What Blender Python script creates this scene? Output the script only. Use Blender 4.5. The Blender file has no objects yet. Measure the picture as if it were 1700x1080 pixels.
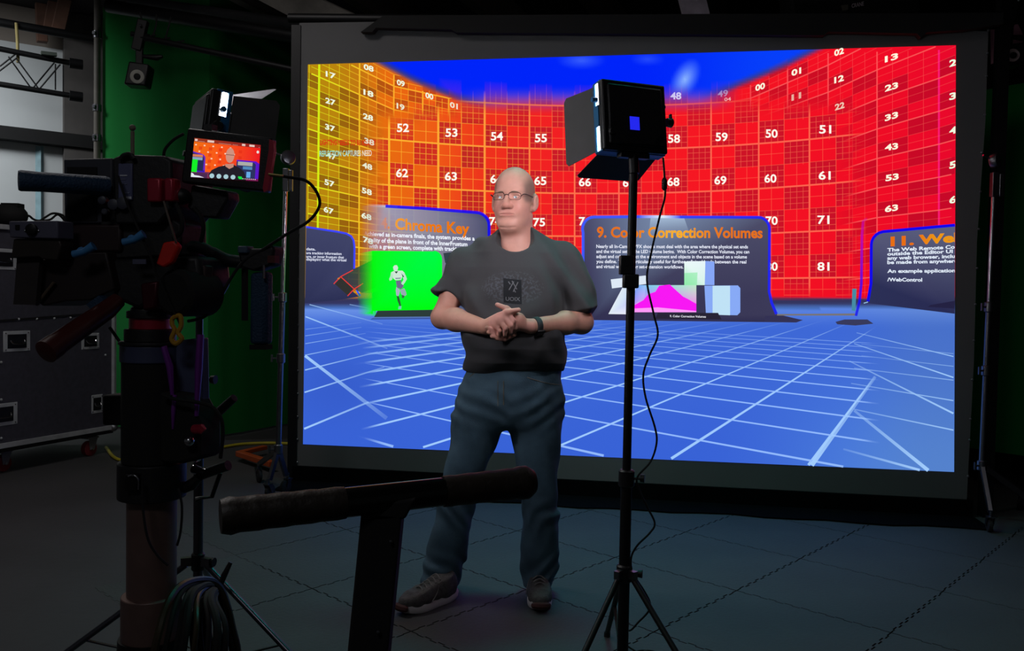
import bpy, bmesh, math, random
import numpy as np
from mathutils import Vector, Matrix
from mathutils.bvhtree import BVHTree

random.seed(7)
scene = bpy.context.scene
COL = scene.collection

# ------------------------------------------------------------------ camera, world, light, exposure
FPX, HOR, ROLL, CAMH = 1400.0, 46.0, 0.018, 1.25        # focal length in px of the 1700x1080 frame
_p = math.atan(HOR / FPX)
cF = Vector((0, math.cos(_p), -math.sin(_p)))
_r0 = Vector((1, 0, 0)); _u0 = Vector((0, math.sin(_p), math.cos(_p)))
cR = _r0 * math.cos(ROLL) + _u0 * math.sin(ROLL)
cU = _u0 * math.cos(ROLL) - _r0 * math.sin(ROLL)
CAMPOS = Vector((0, 0, CAMH))
cam_data = bpy.data.cameras.new('camera')
cam_data.sensor_width = 36; cam_data.lens = 36 * FPX / 1700; cam_data.clip_start = 0.05
cam = bpy.data.objects.new('camera', cam_data)
m = Matrix((cR, cU, -cF)).transposed().to_4x4(); m.translation = CAMPOS
cam.matrix_world = m
COL.objects.link(cam); scene.camera = cam

world = bpy.data.worlds.new('studio_world'); scene.world = world
world.use_nodes = True
world.node_tree.nodes['Background'].inputs[0].default_value = (0.9, 0.95, 1.0, 1)
world.node_tree.nodes['Background'].inputs[1].default_value = 0.018
scene.view_settings.view_transform = 'Standard'
scene.view_settings.look = 'None'
scene.view_settings.exposure = 0.0
scene.view_settings.gamma = 1.0
scene.view_settings.use_curve_mapping = False

def area_lamp(name, loc, target, size, power, col=(1, 1, 1), spread=180):
    l = bpy.data.lights.new(name, 'AREA'); l.shape = 'RECTANGLE'
    l.size, l.size_y = size; l.energy = power; l.color = col; l.spread = math.radians(spread)
    o = bpy.data.objects.new(name, l); o.location = loc
    o.rotation_euler = (Vector(target) - Vector(loc)).to_track_quat('-Z', 'Y').to_euler()
    COL.objects.link(o); return o
# ceiling work light over the white wall; the rest are added unseen fill
area_lamp('work_light_wall', (-5.6, 6.6, 3.9), (-5.3, 9.2, 1.2), (1.6, 0.4), 33, (0.93, 0.97, 1.0), spread=110)
area_lamp('floor_fill', (-2.3, 3.9, 4.0), (-2.0, 3.4, 0.0), (1.2, 0.6), 27, (1.0, 0.95, 0.93))  # unseen fill added to brighten the left floor from above
area_lamp('rig_fill', (-1.0, -0.6, 3.4), (-0.9, 2.2, 1.2), (0.8, 0.4), 7, (0.95, 0.95, 1.0))  # weak front fill added to lift the dark camera rig
area_lamp('right_floor_fill', (2.3, 3.3, 4.0), (2.3, 3.2, 0.0), (1.2, 0.6), 2.5, (1.0, 0.9, 0.95), spread=120)  # unseen dim fill added over the floor on the right
area_lamp('teal_floor_fill', (0.5, 4.1, 4.1), (0.5, 3.9, 0.0), (1.0, 0.4), 8, (0.0, 1.0, 0.85), spread=75)  # made-up teal lamp that tints the floor before the screen

# ------------------------------------------------------------------ helpers
def ray(x, y): return cF * FPX + cR * (x - 850) - cU * (y - 540)
def at(x, y, Y):                       # the point on a pixel's line of sight at distance Y into the room
    d = ray(x, y); return CAMPOS + d * (Y / d.y)
def onfloor(x, y, z=0.0):
    d = ray(x, y); return CAMPOS + d * ((z - CAMH) / d.z)
def onplane(x, y, p0, n):
    d = ray(x, y); return CAMPOS + d * ((Vector(p0) - CAMPOS).dot(n) / d.dot(n))
def lin(c):
    return tuple(((v / 255) / 12.92 if v / 255 <= 0.04045 else ((v / 255 + 0.055) / 1.055) ** 2.4) for v in c)
def V(*a): return Vector(a)

MATS = {}
def mat(name, col, rough=0.6, metal=0.0, var=0.15, scale=12.0, bump=0.0, bscale=80.0, emit=None, estr=0.0, spec=0.5):
    """a procedural material: noise-varied colour, noise roughness, optional noise bump"""
    if name in MATS: return MATS[name]
    mt = bpy.data.materials.new(name); mt.use_nodes = True
    nt = mt.node_tree; b = nt.nodes['Principled BSDF']
    c = lin(col)
    tc = nt.nodes.new('ShaderNodeTexCoord')
    nz = nt.nodes.new('ShaderNodeTexNoise'); nz.inputs['Scale'].default_value = scale; nz.inputs['Detail'].default_value = 4
    nt.links.new(tc.outputs['Object'], nz.inputs['Vector'])
    cr = nt.nodes.new('ShaderNodeValToRGB')
    cr.color_ramp.elements[0].position = 0.3; cr.color_ramp.elements[1].position = 0.7
    cr.color_ramp.elements[0].color = (*[v * (1 - var) for v in c], 1)
    cr.color_ramp.elements[1].color = (*[min(1, v * (1 + var)) for v in c], 1)
    nt.links.new(nz.outputs['Fac'], cr.inputs['Fac']); nt.links.new(cr.outputs['Color'], b.inputs['Base Color'])
    b.inputs['Roughness'].default_value = rough; b.inputs['Metallic'].default_value = metal
    b.inputs['Specular IOR Level'].default_value = spec
    if bump:
        n2 = nt.nodes.new('ShaderNodeTexNoise'); n2.inputs['Scale'].default_value = bscale; n2.inputs['Detail'].default_value = 6
        nt.links.new(tc.outputs['Object'], n2.inputs['Vector'])
        bp = nt.nodes.new('ShaderNodeBump'); bp.inputs['Strength'].default_value = bump; bp.inputs['Distance'].default_value = 0.01
        nt.links.new(n2.outputs['Fac'], bp.inputs['Height']); nt.links.new(bp.outputs['Normal'], b.inputs['Normal'])
    if emit:
        b.inputs['Emission Color'].default_value = (*lin(emit), 1); b.inputs['Emission Strength'].default_value = estr
    MATS[name] = mt; return mt

class MB:
    """collects shapes (world coordinates) into one mesh"""
    def __init__(s): s.v = []; s.f = []
    def add(s, vs, fs):
        o = len(s.v); s.v += [tuple(v) for v in vs]; s.f += [tuple(i + o for i in f) for f in fs]; return s
    def box(s, c, ax, ay, az):
        c, ax, ay, az = map(Vector, (c, ax, ay, az))
        vs = [c + ax * i + ay * j + az * k for k in (-1, 1) for j in (-1, 1) for i in (-1, 1)]
        return s.add(vs, [(0, 2, 3, 1), (4, 5, 7, 6), (0, 1, 5, 4), (2, 6, 7, 3), (0, 4, 6, 2), (1, 3, 7, 5)])
    def wbox(s, lo, hi):
        lo, hi = Vector(lo), Vector(hi); h = (hi - lo) / 2
        return s.box((lo + hi) / 2, (h.x, 0, 0), (0, h.y, 0), (0, 0, h.z))
    def beam(s, a, b, w, h, up=(0, 0, 1)):
        a, b = Vector(a), Vector(b); d = b - a; u = Vector(up)
        sd = d.cross(u); sd = sd.normalized() if sd.length > 1e-6 else Vector((1, 0, 0)); u = sd.cross(d).normalized()
        return s.box((a + b) / 2, d / 2, sd * (w / 2), u * (h / 2))
    def prism(s, pts, ext):
        pts = [Vector(p) for p in pts]; n = len(pts); e = Vector(ext)
        return s.add(pts + [p + e for p in pts], [tuple(range(n))[::-1], tuple(range(n, 2 * n))] + [(i, (i + 1) % n, n + (i + 1) % n, n + i) for i in range(n)])
    def sweep(s, pts, rs, n=12, closed=False, cap=True):
        pts = [Vector(p) for p in pts]; L = len(pts)
        if not hasattr(rs, '__len__'): rs = [rs] * L
        t0 = (pts[1] - pts[0]).normalized()
        u = t0.cross(Vector((0, 0, 1)));
        if u.length < 1e-3: u = t0.cross(Vector((1, 0, 0)))
        u.normalize(); vs = []
        for i, p in enumerate(pts):
            if closed: t = pts[(i + 1) % L] - pts[i - 1]
            else: t = pts[min(i + 1, L - 1)] - pts[max(i - 1, 0)]
            if t.length < 1e-9: t = t0
            t.normalize(); u = (u - t * u.dot(t)).normalized(); w = t.cross(u)
            for k in range(n):
                a = 2 * math.pi * k / n
                vs.append(p + (u * math.cos(a) + w * math.sin(a)) * rs[i])
        fs = []
        for i in range(L if closed else L - 1):
            j = (i + 1) % L
            fs += [(i * n + k, i * n + (k + 1) % n, j * n + (k + 1) % n, j * n + k) for k in range(n)]
        if cap and not closed: fs += [tuple(range(n))[::-1], tuple((L - 1) * n + k for k in range(n))]
        return s.add(vs, fs)
    def cyl(s, a, b, r, r2=None, n=20): return s.sweep([a, b], [r, r if r2 is None else r2], n)
    def lathe(s, base, axis, prof, n=28):
        """prof: (distance along axis, radius)"""
        base, axis = Vector(base), Vector(axis).normalized()
        u = axis.cross(Vector((0, 0, 1)))
        if u.length < 1e-3: u = axis.cross(Vector((1, 0, 0)))
        u.normalize(); w = axis.cross(u); vs = []; fs = []
        for (h, r) in prof:
            for k in range(n):
                a = 2 * math.pi * k / n; vs.append(base + axis * h + (u * math.cos(a) + w * math.sin(a)) * max(r, 1e-5))
        for i in range(len(prof) - 1):
            fs += [(i * n + k, i * n + (k + 1) % n, (i + 1) * n + (k + 1) % n, (i + 1) * n + k) for k in range(n)]
        fs += [tuple(range(n))[::-1], tuple((len(prof) - 1) * n + k for k in range(n))]
        return s.add(vs, fs)
    def ball(s, c, r, n=14, sc=(1, 1, 1)):
        c = Vector(c); vs = []; fs = []; m_ = n // 2
        for i in range(m_ + 1):
            th = math.pi * i / m_
            for k in range(n):
                a = 2 * math.pi * k / n
                vs.append(c + Vector((r * sc[0] * math.sin(th) * math.cos(a), r * sc[1] * math.sin(th) * math.sin(a), r * sc[2] * math.cos(th))))
        for i in range(m_):
            fs += [(i * n + k, (i + 1) * n + k, (i + 1) * n + (k + 1) % n, i * n + (k + 1) % n) for k in range(n)]
        return s.add(vs, fs)

def spline(pts, sub=8, closed=False):
    P = [Vector(p) for p in pts]; n = len(P); out = []
    g = (lambda i: P[i % n]) if closed else (lambda i: P[max(0, min(n - 1, i))])
    for i in range(n if closed else n - 1):
        a, b, c, d = g(i - 1), g(i), g(i + 1), g(i + 2)
        for k in range(sub):
            t = k / sub
            out.append(0.5 * ((2 * b) + (c - a) * t + (2 * a - 5 * b + 4 * c - d) * t * t + (3 * b - a - 3 * c + d) * t ** 3))
    if not closed: out.append(P[-1])
    return out

BASE = {}
def tag(o, label=None, cat=None, group=None, kind=None):
    if label: o['label'] = label
    if cat: o['category'] = cat
    if group: o['group'] = group
    if kind: o['kind'] = kind
    return o
def thing(name, label, cat, base, group=None):
    o = bpy.data.objects.new(name, None); COL.objects.link(o); o.location = base; o.empty_display_size = 0.1
    BASE[o] = Vector(base); return tag(o, label, cat, group)
def link_mesh(name, me, parent=None, base=None):
    o = bpy.data.objects.new(name, me); COL.objects.link(o)
    if parent: o.parent = parent; BASE[o] = BASE[parent]
    else: o.location = base or (0, 0, 0); BASE[o] = Vector(base or (0, 0, 0))
    return o
def obj(name, mb, material, parent=None, base=None, bevel=0.0, smooth=True, label=None):
    off = BASE[parent] if parent else Vector(base or (0, 0, 0))
    me = bpy.data.meshes.new(name)
    me.from_pydata([(v[0] - off.x, v[1] - off.y, v[2] - off.z) for v in mb.v], [], mb.f)
    bm = bmesh.new(); bm.from_mesh(me); bmesh.ops.recalc_face_normals(bm, faces=bm.faces); bm.to_mesh(me); bm.free()
    me.materials.append(material)
    if smooth:
        me.polygons.foreach_set('use_smooth', [True] * len(me.polygons)); me.set_sharp_from_angle(angle=math.radians(38))
    o = link_mesh(name, me, parent, base)
    if bevel:
        b = o.modifiers.new('bevel', 'BEVEL'); b.width = bevel; b.segments = 2; b.limit_method = 'ANGLE'; b.harden_normals = False
    if label: o['label'] = label
    return o
def struct(name, mb, material, label=None, parent=None, **k):
    o = obj(name, mb, material, parent, **k)
    if not parent: o['kind'] = 'structure'
    if label: o['label'] = label
    return o

# flat pictures: polygons in photo-pixel-sized picture units with a colour per corner, laid on a real display surface
def text_geom(txt, bold):
    k = (txt, bold)
    if k in text_geom.c: return text_geom.c[k]
    cu = bpy.data.curves.new('t', 'FONT'); cu.body = txt; cu.size = 1; cu.resolution_u = 3; cu.offset = bold
    cu.fill_mode = 'FRONT'
    o = bpy.data.objects.new('t', cu); COL.objects.link(o)
    dg = bpy.context.evaluated_depsgraph_get(); me = bpy.data.meshes.new_from_object(o.evaluated_get(dg))
    vs = np.array([v.co[:2] for v in me.vertices]) if me.vertices else np.zeros((0, 2))
    fs = [tuple(p.vertices) for p in me.polygons]
    bpy.data.objects.remove(o); bpy.data.curves.remove(cu); bpy.data.meshes.remove(me)
    text_geom.c[k] = (vs, fs); return vs, fs
text_geom.c = {}
class Canvas:
    def __init__(s): s.v = []; s.c = []; s.f = []
    def raw(s, pts, cols, faces, L):
        o = len(s.v); s.v += [(p[0], p[1], L) for p in pts]; s.c += cols; s.f += [tuple(i + o for i in f) for f in faces]
    def poly(s, pts, col, a=1.0, L=1):
        if not isinstance(col, list): col = [(*lin(col), a)] * len(pts)
        else: col = [(*lin(c[:3]), c[3] if len(c) > 3 else a) for c in col]
        s.raw(pts, col, [tuple(range(len(pts)))], L)
    def line(s, pts, w, col, a=1.0, L=2, w2=None, a2=None):
        n = len(pts); w2 = w if w2 is None else w2
        L_, cs = [], []
        for i, p in enumerate(pts):
            q0 = pts[max(i - 1, 0)]; q1 = pts[min(i + 1, n - 1)]
            dx, dy = q1[0] - q0[0], q1[1] - q0[1]; l = math.hypot(dx, dy) or 1; t = i / max(n - 1, 1)
            ww = (w + (w2 - w) * t) / 2; nx, ny = -dy / l * ww, dx / l * ww
            aa = a(p) if callable(a) else (a if a2 is None else a + (a2 - a) * t)
            cc = col(p) if callable(col) else col
            L_ += [(p[0] + nx, p[1] + ny), (p[0] - nx, p[1] - ny)]; cs += [(*lin(cc), aa)] * 2
        s.raw(L_, cs, [(2 * i, 2 * i + 1, 2 * i + 3, 2 * i + 2) for i in range(n - 1)], L)
    def text(s, txt, x0, y0, x1, y1, cap, col, a=1.0, L=4, bold=0.02, clipx=1e9, fade=None, cap2=None):
        vs, fs = text_geom(txt, bold)
        if not len(vs): return
        capH = 0.69; lo, hi = vs[:, 0].min(), vs[:, 0].max(); pts, cs = [], []
        for (u, v) in vs:
            t = (u - lo) / (hi - lo); x = x0 + (x1 - x0) * t
            y = y0 + (y1 - y0) * t - v / capH * (cap + ((cap2 or cap) - cap) * t)
            x = min(x, clipx); aa = a if fade is None else a * max(0, min(1, (x - fade[0]) / (fade[1] - fade[0])))
            cc = col(x, y) if callable(col) else col
            pts.append((x, y)); cs.append((*lin(cc), aa))
        s.raw(pts, cs, fs, L)
    def ctext(s, txt, cx, cy, cap, col, slope=0.0, wid=None, **k):
        wid = wid or cap * 0.82 * len(txt)
        s.text(txt, cx - wid / 2, cy + cap / 2 - slope * wid / 2, cx + wid / 2, cy + cap / 2 + slope * wid / 2, cap, col, **k)
    def build(s, name, mapf, material, parent, off):
        me = bpy.data.meshes.new(name)
        me.from_pydata([tuple(mapf(*v) - off) for v in s.v], [], s.f)
        at_ = me.color_attributes.new('Col', 'FLOAT_COLOR', 'POINT')
        at_.data.foreach_set('color', np.array(s.c, dtype=np.float32).ravel())
        me.materials.append(material)
        return link_mesh(name, me, parent)
def display_mat(name, strength=1.0):
    mt = bpy.data.materials.new(name); mt.use_nodes = True; nt = mt.node_tree; nt.nodes.clear()
    at_ = nt.nodes.new('ShaderNodeAttribute'); at_.attribute_name = 'Col'
    em = nt.nodes.new('ShaderNodeEmission'); em.inputs[1].default_value = strength
    tr = nt.nodes.new('ShaderNodeBsdfTransparent'); mx = nt.nodes.new('ShaderNodeMixShader'); out = nt.nodes.new('ShaderNodeOutputMaterial')
    nt.links.new(at_.outputs['Color'], em.inputs[0]); nt.links.new(at_.outputs['Alpha'], mx.inputs[0])
    nt.links.new(tr.outputs[0], mx.inputs[1]); nt.links.new(em.outputs[0], mx.inputs[2]); nt.links.new(mx.outputs[0], out.inputs[0])
    return mt

# ---- organic shapes: signed distance fields meshed with surface nets
def sst(a, b, x): t = np.clip((x - a) / (b - a), 0, 1); return t * t * (3 - 2 * t)
def smin(a, b, k): h = np.clip(0.5 + 0.5 * (b - a) / k, 0, 1); return b + (a - b) * h - k * h * (1 - h)
def smax(a, b, k): return -smin(-a, -b, k)
def d_cap(P, a, b, ra, rb=None):
    a = np.array(a); b = np.array(b); rb = ra if rb is None else rb; d = b - a
    t = np.clip(((P - a) @ d) / (d @ d), 0, 1)
    return np.linalg.norm(P - a - t[:, None] * d, axis=1) - (ra + (rb - ra) * t)
def d_chain(P, pts, rs, k=0.006):
    o = None
    for i in range(len(pts) - 1):
        q = d_cap(P, pts[i], pts[i + 1], rs[i], rs[i + 1]); o = q if o is None else smin(o, q, k)
    return o
def d_ell(P, c, r):
    q = P - np.array(c); r = np.array(r); k0 = np.linalg.norm(q / r, axis=1); k1 = np.linalg.norm(q / (r * r), axis=1)
    return k0 * (k0 - 1) / np.maximum(k1, 1e-9)
def surface(fn, lo, hi, h):
    lo = np.array(lo, float); n = (np.ceil((np.array(hi) - lo) / h / 8).astype(int)) * 8
    nb = n // 8
    ci = np.stack(np.meshgrid(*[np.arange(k) for k in nb], indexing='ij'), -1).reshape(-1, 3)
    dc = fn(lo + (ci * 8 + 3.5) * h)
    keep = np.abs(dc) < 8 * h * 1.6
    vals = np.where(dc < 0, -1.0, 1.0).astype(np.float32).reshape(nb)
    vals = vals.repeat(8, 0).repeat(8, 1).repeat(8, 2)
    off = np.stack(np.meshgrid(*[np.arange(8)] * 3, indexing='ij'), -1).reshape(-1, 3)
    kb = ci[keep]
    for s in range(0, len(kb), 400):
        idx = (kb[s:s + 400, None, :] * 8 + off[None]).reshape(-1, 3)
        vals[idx[:, 0], idx[:, 1], idx[:, 2]] = fn(lo + idx * h)
    ins = vals < 0
    c = np.zeros(tuple(n - 1), np.int8)
    for dx in (0, 1):
        for dy in (0, 1):
            for dz in (0, 1):
                c += ins[dx:n[0] - 1 + dx, dy:n[1] - 1 + dy, dz:n[2] - 1 + dz]
    A = np.argwhere((c > 0) & (c < 8)); ids = -np.ones(tuple(n - 1), np.int64); ids[tuple(A.T)] = np.arange(len(A))
    corners = [(i, j, k) for i in (0, 1) for j in (0, 1) for k in (0, 1)]
    cv = {q: vals[A[:, 0] + q[0], A[:, 1] + q[1], A[:, 2] + q[2]] for q in corners}
    sm = np.zeros((len(A), 3)); cn = np.zeros(len(A))
    for q in corners:
        for ax in range(3):
            if q[ax]: continue
            q2 = list(q); q2[ax] = 1; q2 = tuple(q2); a, b = cv[q], cv[q2]
            mk = (a < 0) != (b < 0); t = np.where(mk, a / np.where(mk, a - b, 1), 0)
            p = np.array(q, float)[None].repeat(len(A), 0); p[:, ax] += t
            sm[mk] += p[mk]; cn[mk] += 1
    Vt = lo + (A + sm / cn[:, None]) * h
    F = []
    for ax in range(3):
        o1, o2 = [(1, 2), (2, 0), (0, 1)][ax]
        sl = [slice(None)] * 3; sl2 = [slice(None)] * 3; sl[ax] = slice(0, -1); sl2[ax] = slice(1, None)
        E_ = np.argwhere(ins[tuple(sl)] != ins[tuple(sl2)])
        E_ = E_[(E_[:, o1] > 0) & (E_[:, o2] > 0) & (E_[:, o1] < n[o1] - 1) & (E_[:, o2] < n[o2] - 1)]
        def g(a, b):
            q = E_.copy(); q[:, o1] -= a; q[:, o2] -= b; return ids[tuple(q.T)]
        quad = np.stack([g(0, 0), g(1, 0), g(1, 1), g(0, 1)], 1)
        flip = ~ins[tuple(E_.T)]; quad[flip] = quad[flip][:, ::-1]
        F.append(quad)
    F = np.concatenate(F); F = F[(F >= 0).all(1)]
    return Vt, F
def sdf_obj(name, fn, lo, hi, h, material, parent, color=None, label=None, relax=1):
    Vt, F = surface(fn, lo, hi, h)
    off = np.array(BASE[parent])
    me = bpy.data.meshes.new(name)
    me.vertices.add(len(Vt)); me.vertices.foreach_set('co', (Vt - off).ravel())
    me.loops.add(len(F) * 4); me.loops.foreach_set('vertex_index', F.ravel().astype(np.int32))
    me.polygons.add(len(F)); me.polygons.foreach_set('loop_start', np.arange(0, len(F) * 4, 4, dtype=np.int32))
    me.update(calc_edges=True); me.validate()
    me.polygons.foreach_set('use_smooth', [True] * len(me.polygons))
    if color is not None:
        at_ = me.color_attributes.new('Col', 'FLOAT_COLOR', 'POINT')
        at_.data.foreach_set('color', np.concatenate([color(Vt), np.ones((len(Vt), 1))], 1).astype(np.float32).ravel())
    me.materials.append(material)
    o = link_mesh(name, me, parent)
    if relax:
        s_ = o.modifiers.new('relax', 'SMOOTH'); s_.iterations = relax; s_.factor = 0.5
    if label: o['label'] = label
    return o

# ------------------------------------------------------------------ the setting
M_mat = mat('foam_mat', (60, 63, 63), 0.75, var=0.12, scale=3, bump=0.25, bscale=60)
M_sub = mat('subfloor', (26, 26, 28), 0.9)
M_white = mat('white_wall_paint', (186, 190, 191), 0.9, var=0.04, scale=1.5)
M_cream = mat('upper_wall_paint', (120, 112, 104), 0.9, var=0.08, scale=2)
M_dark = mat('dark_wall', (30, 27, 28), 0.95)
M_ceil = mat('dark_ceiling', (30, 25, 27), 0.95)
M_pil = mat('grey_column_paint', (84, 80, 78), 0.9, var=0.06)
M_wood = mat('stained_timber', (96, 66, 52), 0.8, var=0.3, scale=6)
M_black = mat('black_metal', (16, 16, 18), 0.5, 0.3)
M_blackm = mat('matt_black', (15, 15, 16), 0.85)
M_plastic = mat('black_plastic', (18, 18, 20), 0.45, bump=0.08, bscale=200)
M_chrome = mat('chrome', (190, 190, 195), 0.22, 1.0, var=0.05)
M_dchrome = mat('worn_steel', (120, 120, 125), 0.35, 1.0, var=0.1)
M_alu = mat('brushed_aluminium', (150, 152, 158), 0.4, 0.9, var=0.08)
M_rubber = mat('black_rubber', (20, 20, 21), 0.8)
M_green = mat('green_screen_cloth', (2, 124, 48), 0.95, var=0.05, scale=2)

sub = struct('floor', MB().wbox((-7, -2.5, -0.2), (6, 12, -0.006)), M_sub)
# interlocking foam tiles
TS, TA = 0.645, math.radians(47.2)
def tile_mesh():
    teeth, amp, pts = 9, 0.0045, []
    def wave(k): return 0.0 if k in (0, teeth * 2 - 1) else (amp if k % 2 else -amp)
    def side(f):
        out = []
        for k in range(teeth * 2):
            out.append(f(k / (teeth * 2), wave(k))); out.append(f((k + 1) / (teeth * 2), wave(k)))
        return out
    pts += side(lambda t, w: (t * TS, w))
    pts += side(lambda t, w: (TS + w, t * TS))
    pts += side(lambda t, w: (TS - t * TS, TS - w))[:]
    pts += side(lambda t, w: (-w, TS - t * TS))
    c = TS / 2; q = []
    for p in pts:
        p = (c + (p[0] - c) * 0.990, c + (p[1] - c) * 0.990)
        if not q or math.dist(p, q[-1]) > 1e-4: q.append(p)
    mb = MB().prism([V(x, y, -0.006) for x, y in q], (0, 0, 0.006))
    me = bpy.data.meshes.new('tile'); me.from_pydata(mb.v, [], mb.f)
    bm = bmesh.new(); bm.from_mesh(me); bmesh.ops.recalc_face_normals(bm, faces=bm.faces); bm.to_mesh(me); bm.free()
    me.materials.append(M_mat); return me
tme = tile_mesh()
ca, sa = math.cos(TA), math.sin(TA)
O = V(1.432, 4.09, 0)
for i in range(-14, 15):
    for j in range(-14, 15):
        x = O.x + TS * (i * ca - j * sa); y = O.y + TS * (i * sa + j * ca)
        cx, cy = x + TS * (ca - sa) / 2, y + TS * (sa + ca) / 2
        if cy < 1.2 or cy > 7.6 or abs(cx) > 0.66 * cy + 1.3 or cx > 4.1 or cx < -1.35: continue
        t = link_mesh('tile', tme, sub); t.location = (x, y, 0); t.rotation_euler = (0, 0, TA)

obj('smooth_slab', MB().wbox((-6.9, -2.4, -.006), (-1.15, 9.5, -.0012)), mat('smooth_grey_floor', (62, 61, 63), 0.8, var=0.15, scale=1.5, bump=0.15, bscale=25), sub)
# left white wall: runs to the right and away, with a column, a black rail and timber roof posts
WD = V(0.82, 0.57, 0).normalized(); WN = V(WD.y, -WD.x, 0)           # along the wall, towards the room
W0 = at(60, 470, 9.0); W0.z = 0
def onw(x, y, out=0.0): return onplane(x, y, W0 + WN * out, WN)
ZT = onw(60, 76).z
a = W0 - WD * 3.5; b = W0 + WD * 1.4
mb = MB().prism([V(a.x, a.y, 0), V(b.x, b.y, 0), V(b.x, b.y, ZT), V(a.x, a.y, ZT)], -WN * 0.2)
wl = struct('wall_left', mb, M_white)
zt = onw(60, 72).z
a2, b2 = a, b
struct('wall_left_upper', MB().prism([V(a.x, a.y, ZT), V(b.x, b.y, ZT), V(b.x, b.y, 4.2), V(a.x, a.y, 4.2)], -WN * 0.2), M_cream)
c0, c1 = onw(104, 300), onw(172, 300)
struct('trim_1', MB().prism([V(c0.x, c0.y, 0), V(c1.x, c1.y, 0), V(c1.x, c1.y, 4.2), V(c0.x, c0.y, 4.2)], WN * 0.12), M_pil)
def wallband(name, x0, ya0, yb0, x1, ya1, yb1, thick, m_):
    p = [onw(x0, ya0), onw(x1, ya1), onw(x1, yb1), onw(x0, yb0)]
    return MB().prism([q + WN * 0.001 for q in p], WN * thick)
struct('trim_2', wallband('', -60, 205, 226, 168, 231, 252, 0.16, M_blackm), M_blackm)
g = onw(66, 300)
struct('trim_3', MB().wbox((g.x - 0.03, g.y - 0.03, 0.9), (g.x + 0.03, g.y + 0.03, onw(66, 243).z)), mat('pale_steel_blue', (120, 150, 158), 0.6))
for k, (x0, y0, x1, y1, w) in enumerate(((66, 0, 70, 70, 0.1), (98, 0, 84, 50, 0.14), (116, -6, 96, 50, 0.12))):
    p, q = onw(x0, y0 - 30, 0.2 + 0.14 * k), onw(x1, y1, 0.2 + 0.14 * k)
    tag(obj('timber_brace', MB().beam(p, q, w, 0.1, up=WN), M_wood, base=q, bevel=0.006),
        ['straight brown timber post high on the white wall', 'slanting brown timber brace beside the grey column', 'second slanting timber brace, nearest the grey column'][k], 'timber', 'timber roof braces')
struct('wall_back', MB().wbox((-3.0, 9.6, 0), (6, 9.8, 4.2)), M_dark)
struct('wall_right', MB().wbox((4.6, -2.5, 0), (4.8, 9.8, 4.2)), M_dark)
ce = struct('ceiling', MB().wbox((-7, -2.5, 4.2), (6, 12, 4.3)), M_ceil)

# ceiling joists and dark battens seen above the screen
M_joist = mat('grey_brown_joist', (120, 110, 102), 0.9, var=0.1)
for i in range(5):
    x = -2.9 + i * 0.95
    p, q = V(x, 5.2, 3.75), V(x + 1.5, 9.2, 3.75)
    obj('joist', MB().beam(p, q, 0.09, 0.3), M_joist, ce)
# grey panels under the ceiling
obj('panel', MB().prism([at(372, -30, 6.4), at(470, -30, 6.4), at(600, 30, 6.6), at(566, 42, 6.6), at(505, 40, 6.6)], (0, 0.04, 0.02)), mat('grey_ceiling_panel', (205, 198, 188), 0.9), ce)
obj('panel', MB().prism([at(1124, -20, 6.0), at(1168, -20, 6.0), at(1181, 33, 6.0), at(1137, 32, 6.0)], (0, 0.05, 0)), mat('pale_hanging_panel', (235, 222, 240), 0.9), ce)

# green screen: left cloth lit, corner, darker cloth running behind the screen, and the one on the right
def cloth(name, pts, z0, z1, label, sub=10, amp=0.012):
    mb = MB(); ps = []
    for k in range(len(pts) - 1):
        a, b = Vector(pts[k]), Vector(pts[k + 1]); n = max(4, int((b - a).length * sub))
        for i in range(n + (k == len(pts) - 2)):
            t = i / n; p = a + (b - a) * t; nn = V((b - a).y, -(b - a).x, 0).normalized()
            ps.append(p + nn * amp * math.sin(i * 1.7 + k) * math.sin(i * 0.53))
    th = V(0, 0.012, 0); N = len(ps)
    vs = [V(p.x, p.y, z) + o for o in (V(0, 0, 0), th) for z in (z0, z1) for p in ps]
    fs = []
    for i in range(N - 1):
        fs += [(i, i + 1, N + i + 1, N + i), (2 * N + i, 3 * N + i, 3 * N + i + 1, 2 * N + i + 1), (i, 2 * N + i, 2 * N + i + 1, i + 1), (N + i, N + i + 1, 3 * N + i + 1, 3 * N + i)]
    fs += [(0, N, 3 * N, 2 * N), (N - 1, 3 * N - 1, 4 * N - 1, 2 * N - 1)]
    mb.add(vs, fs)
    base = Vector(pts[0]); base.z = z0
    return tag(obj(name, mb, M_green, base=base), label, 'backdrop', 'green screen cloths')
g0 = at(170, 400, 7.7); g1 = at(346, 400, 7.1); g2 = at(575, 400, 8.7)
for q in (g0, g1, g2): q.z = 0
cloth('green_screen_cloth', [g0, g1, g2], 0.02, 3.8, 'tall bright green chroma cloth hanging behind the camera rig')
h0 = at(1560, 400, 6.1); h1 = at(1730, 400, 5.6); h0.z = h1.z = 0
cloth('green_screen_cloth', [h0, h1, h1 + V(0.5, -0.2, 0)], 0.25, 2.75, 'dark green chroma cloth behind the right end of the screen')
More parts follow.
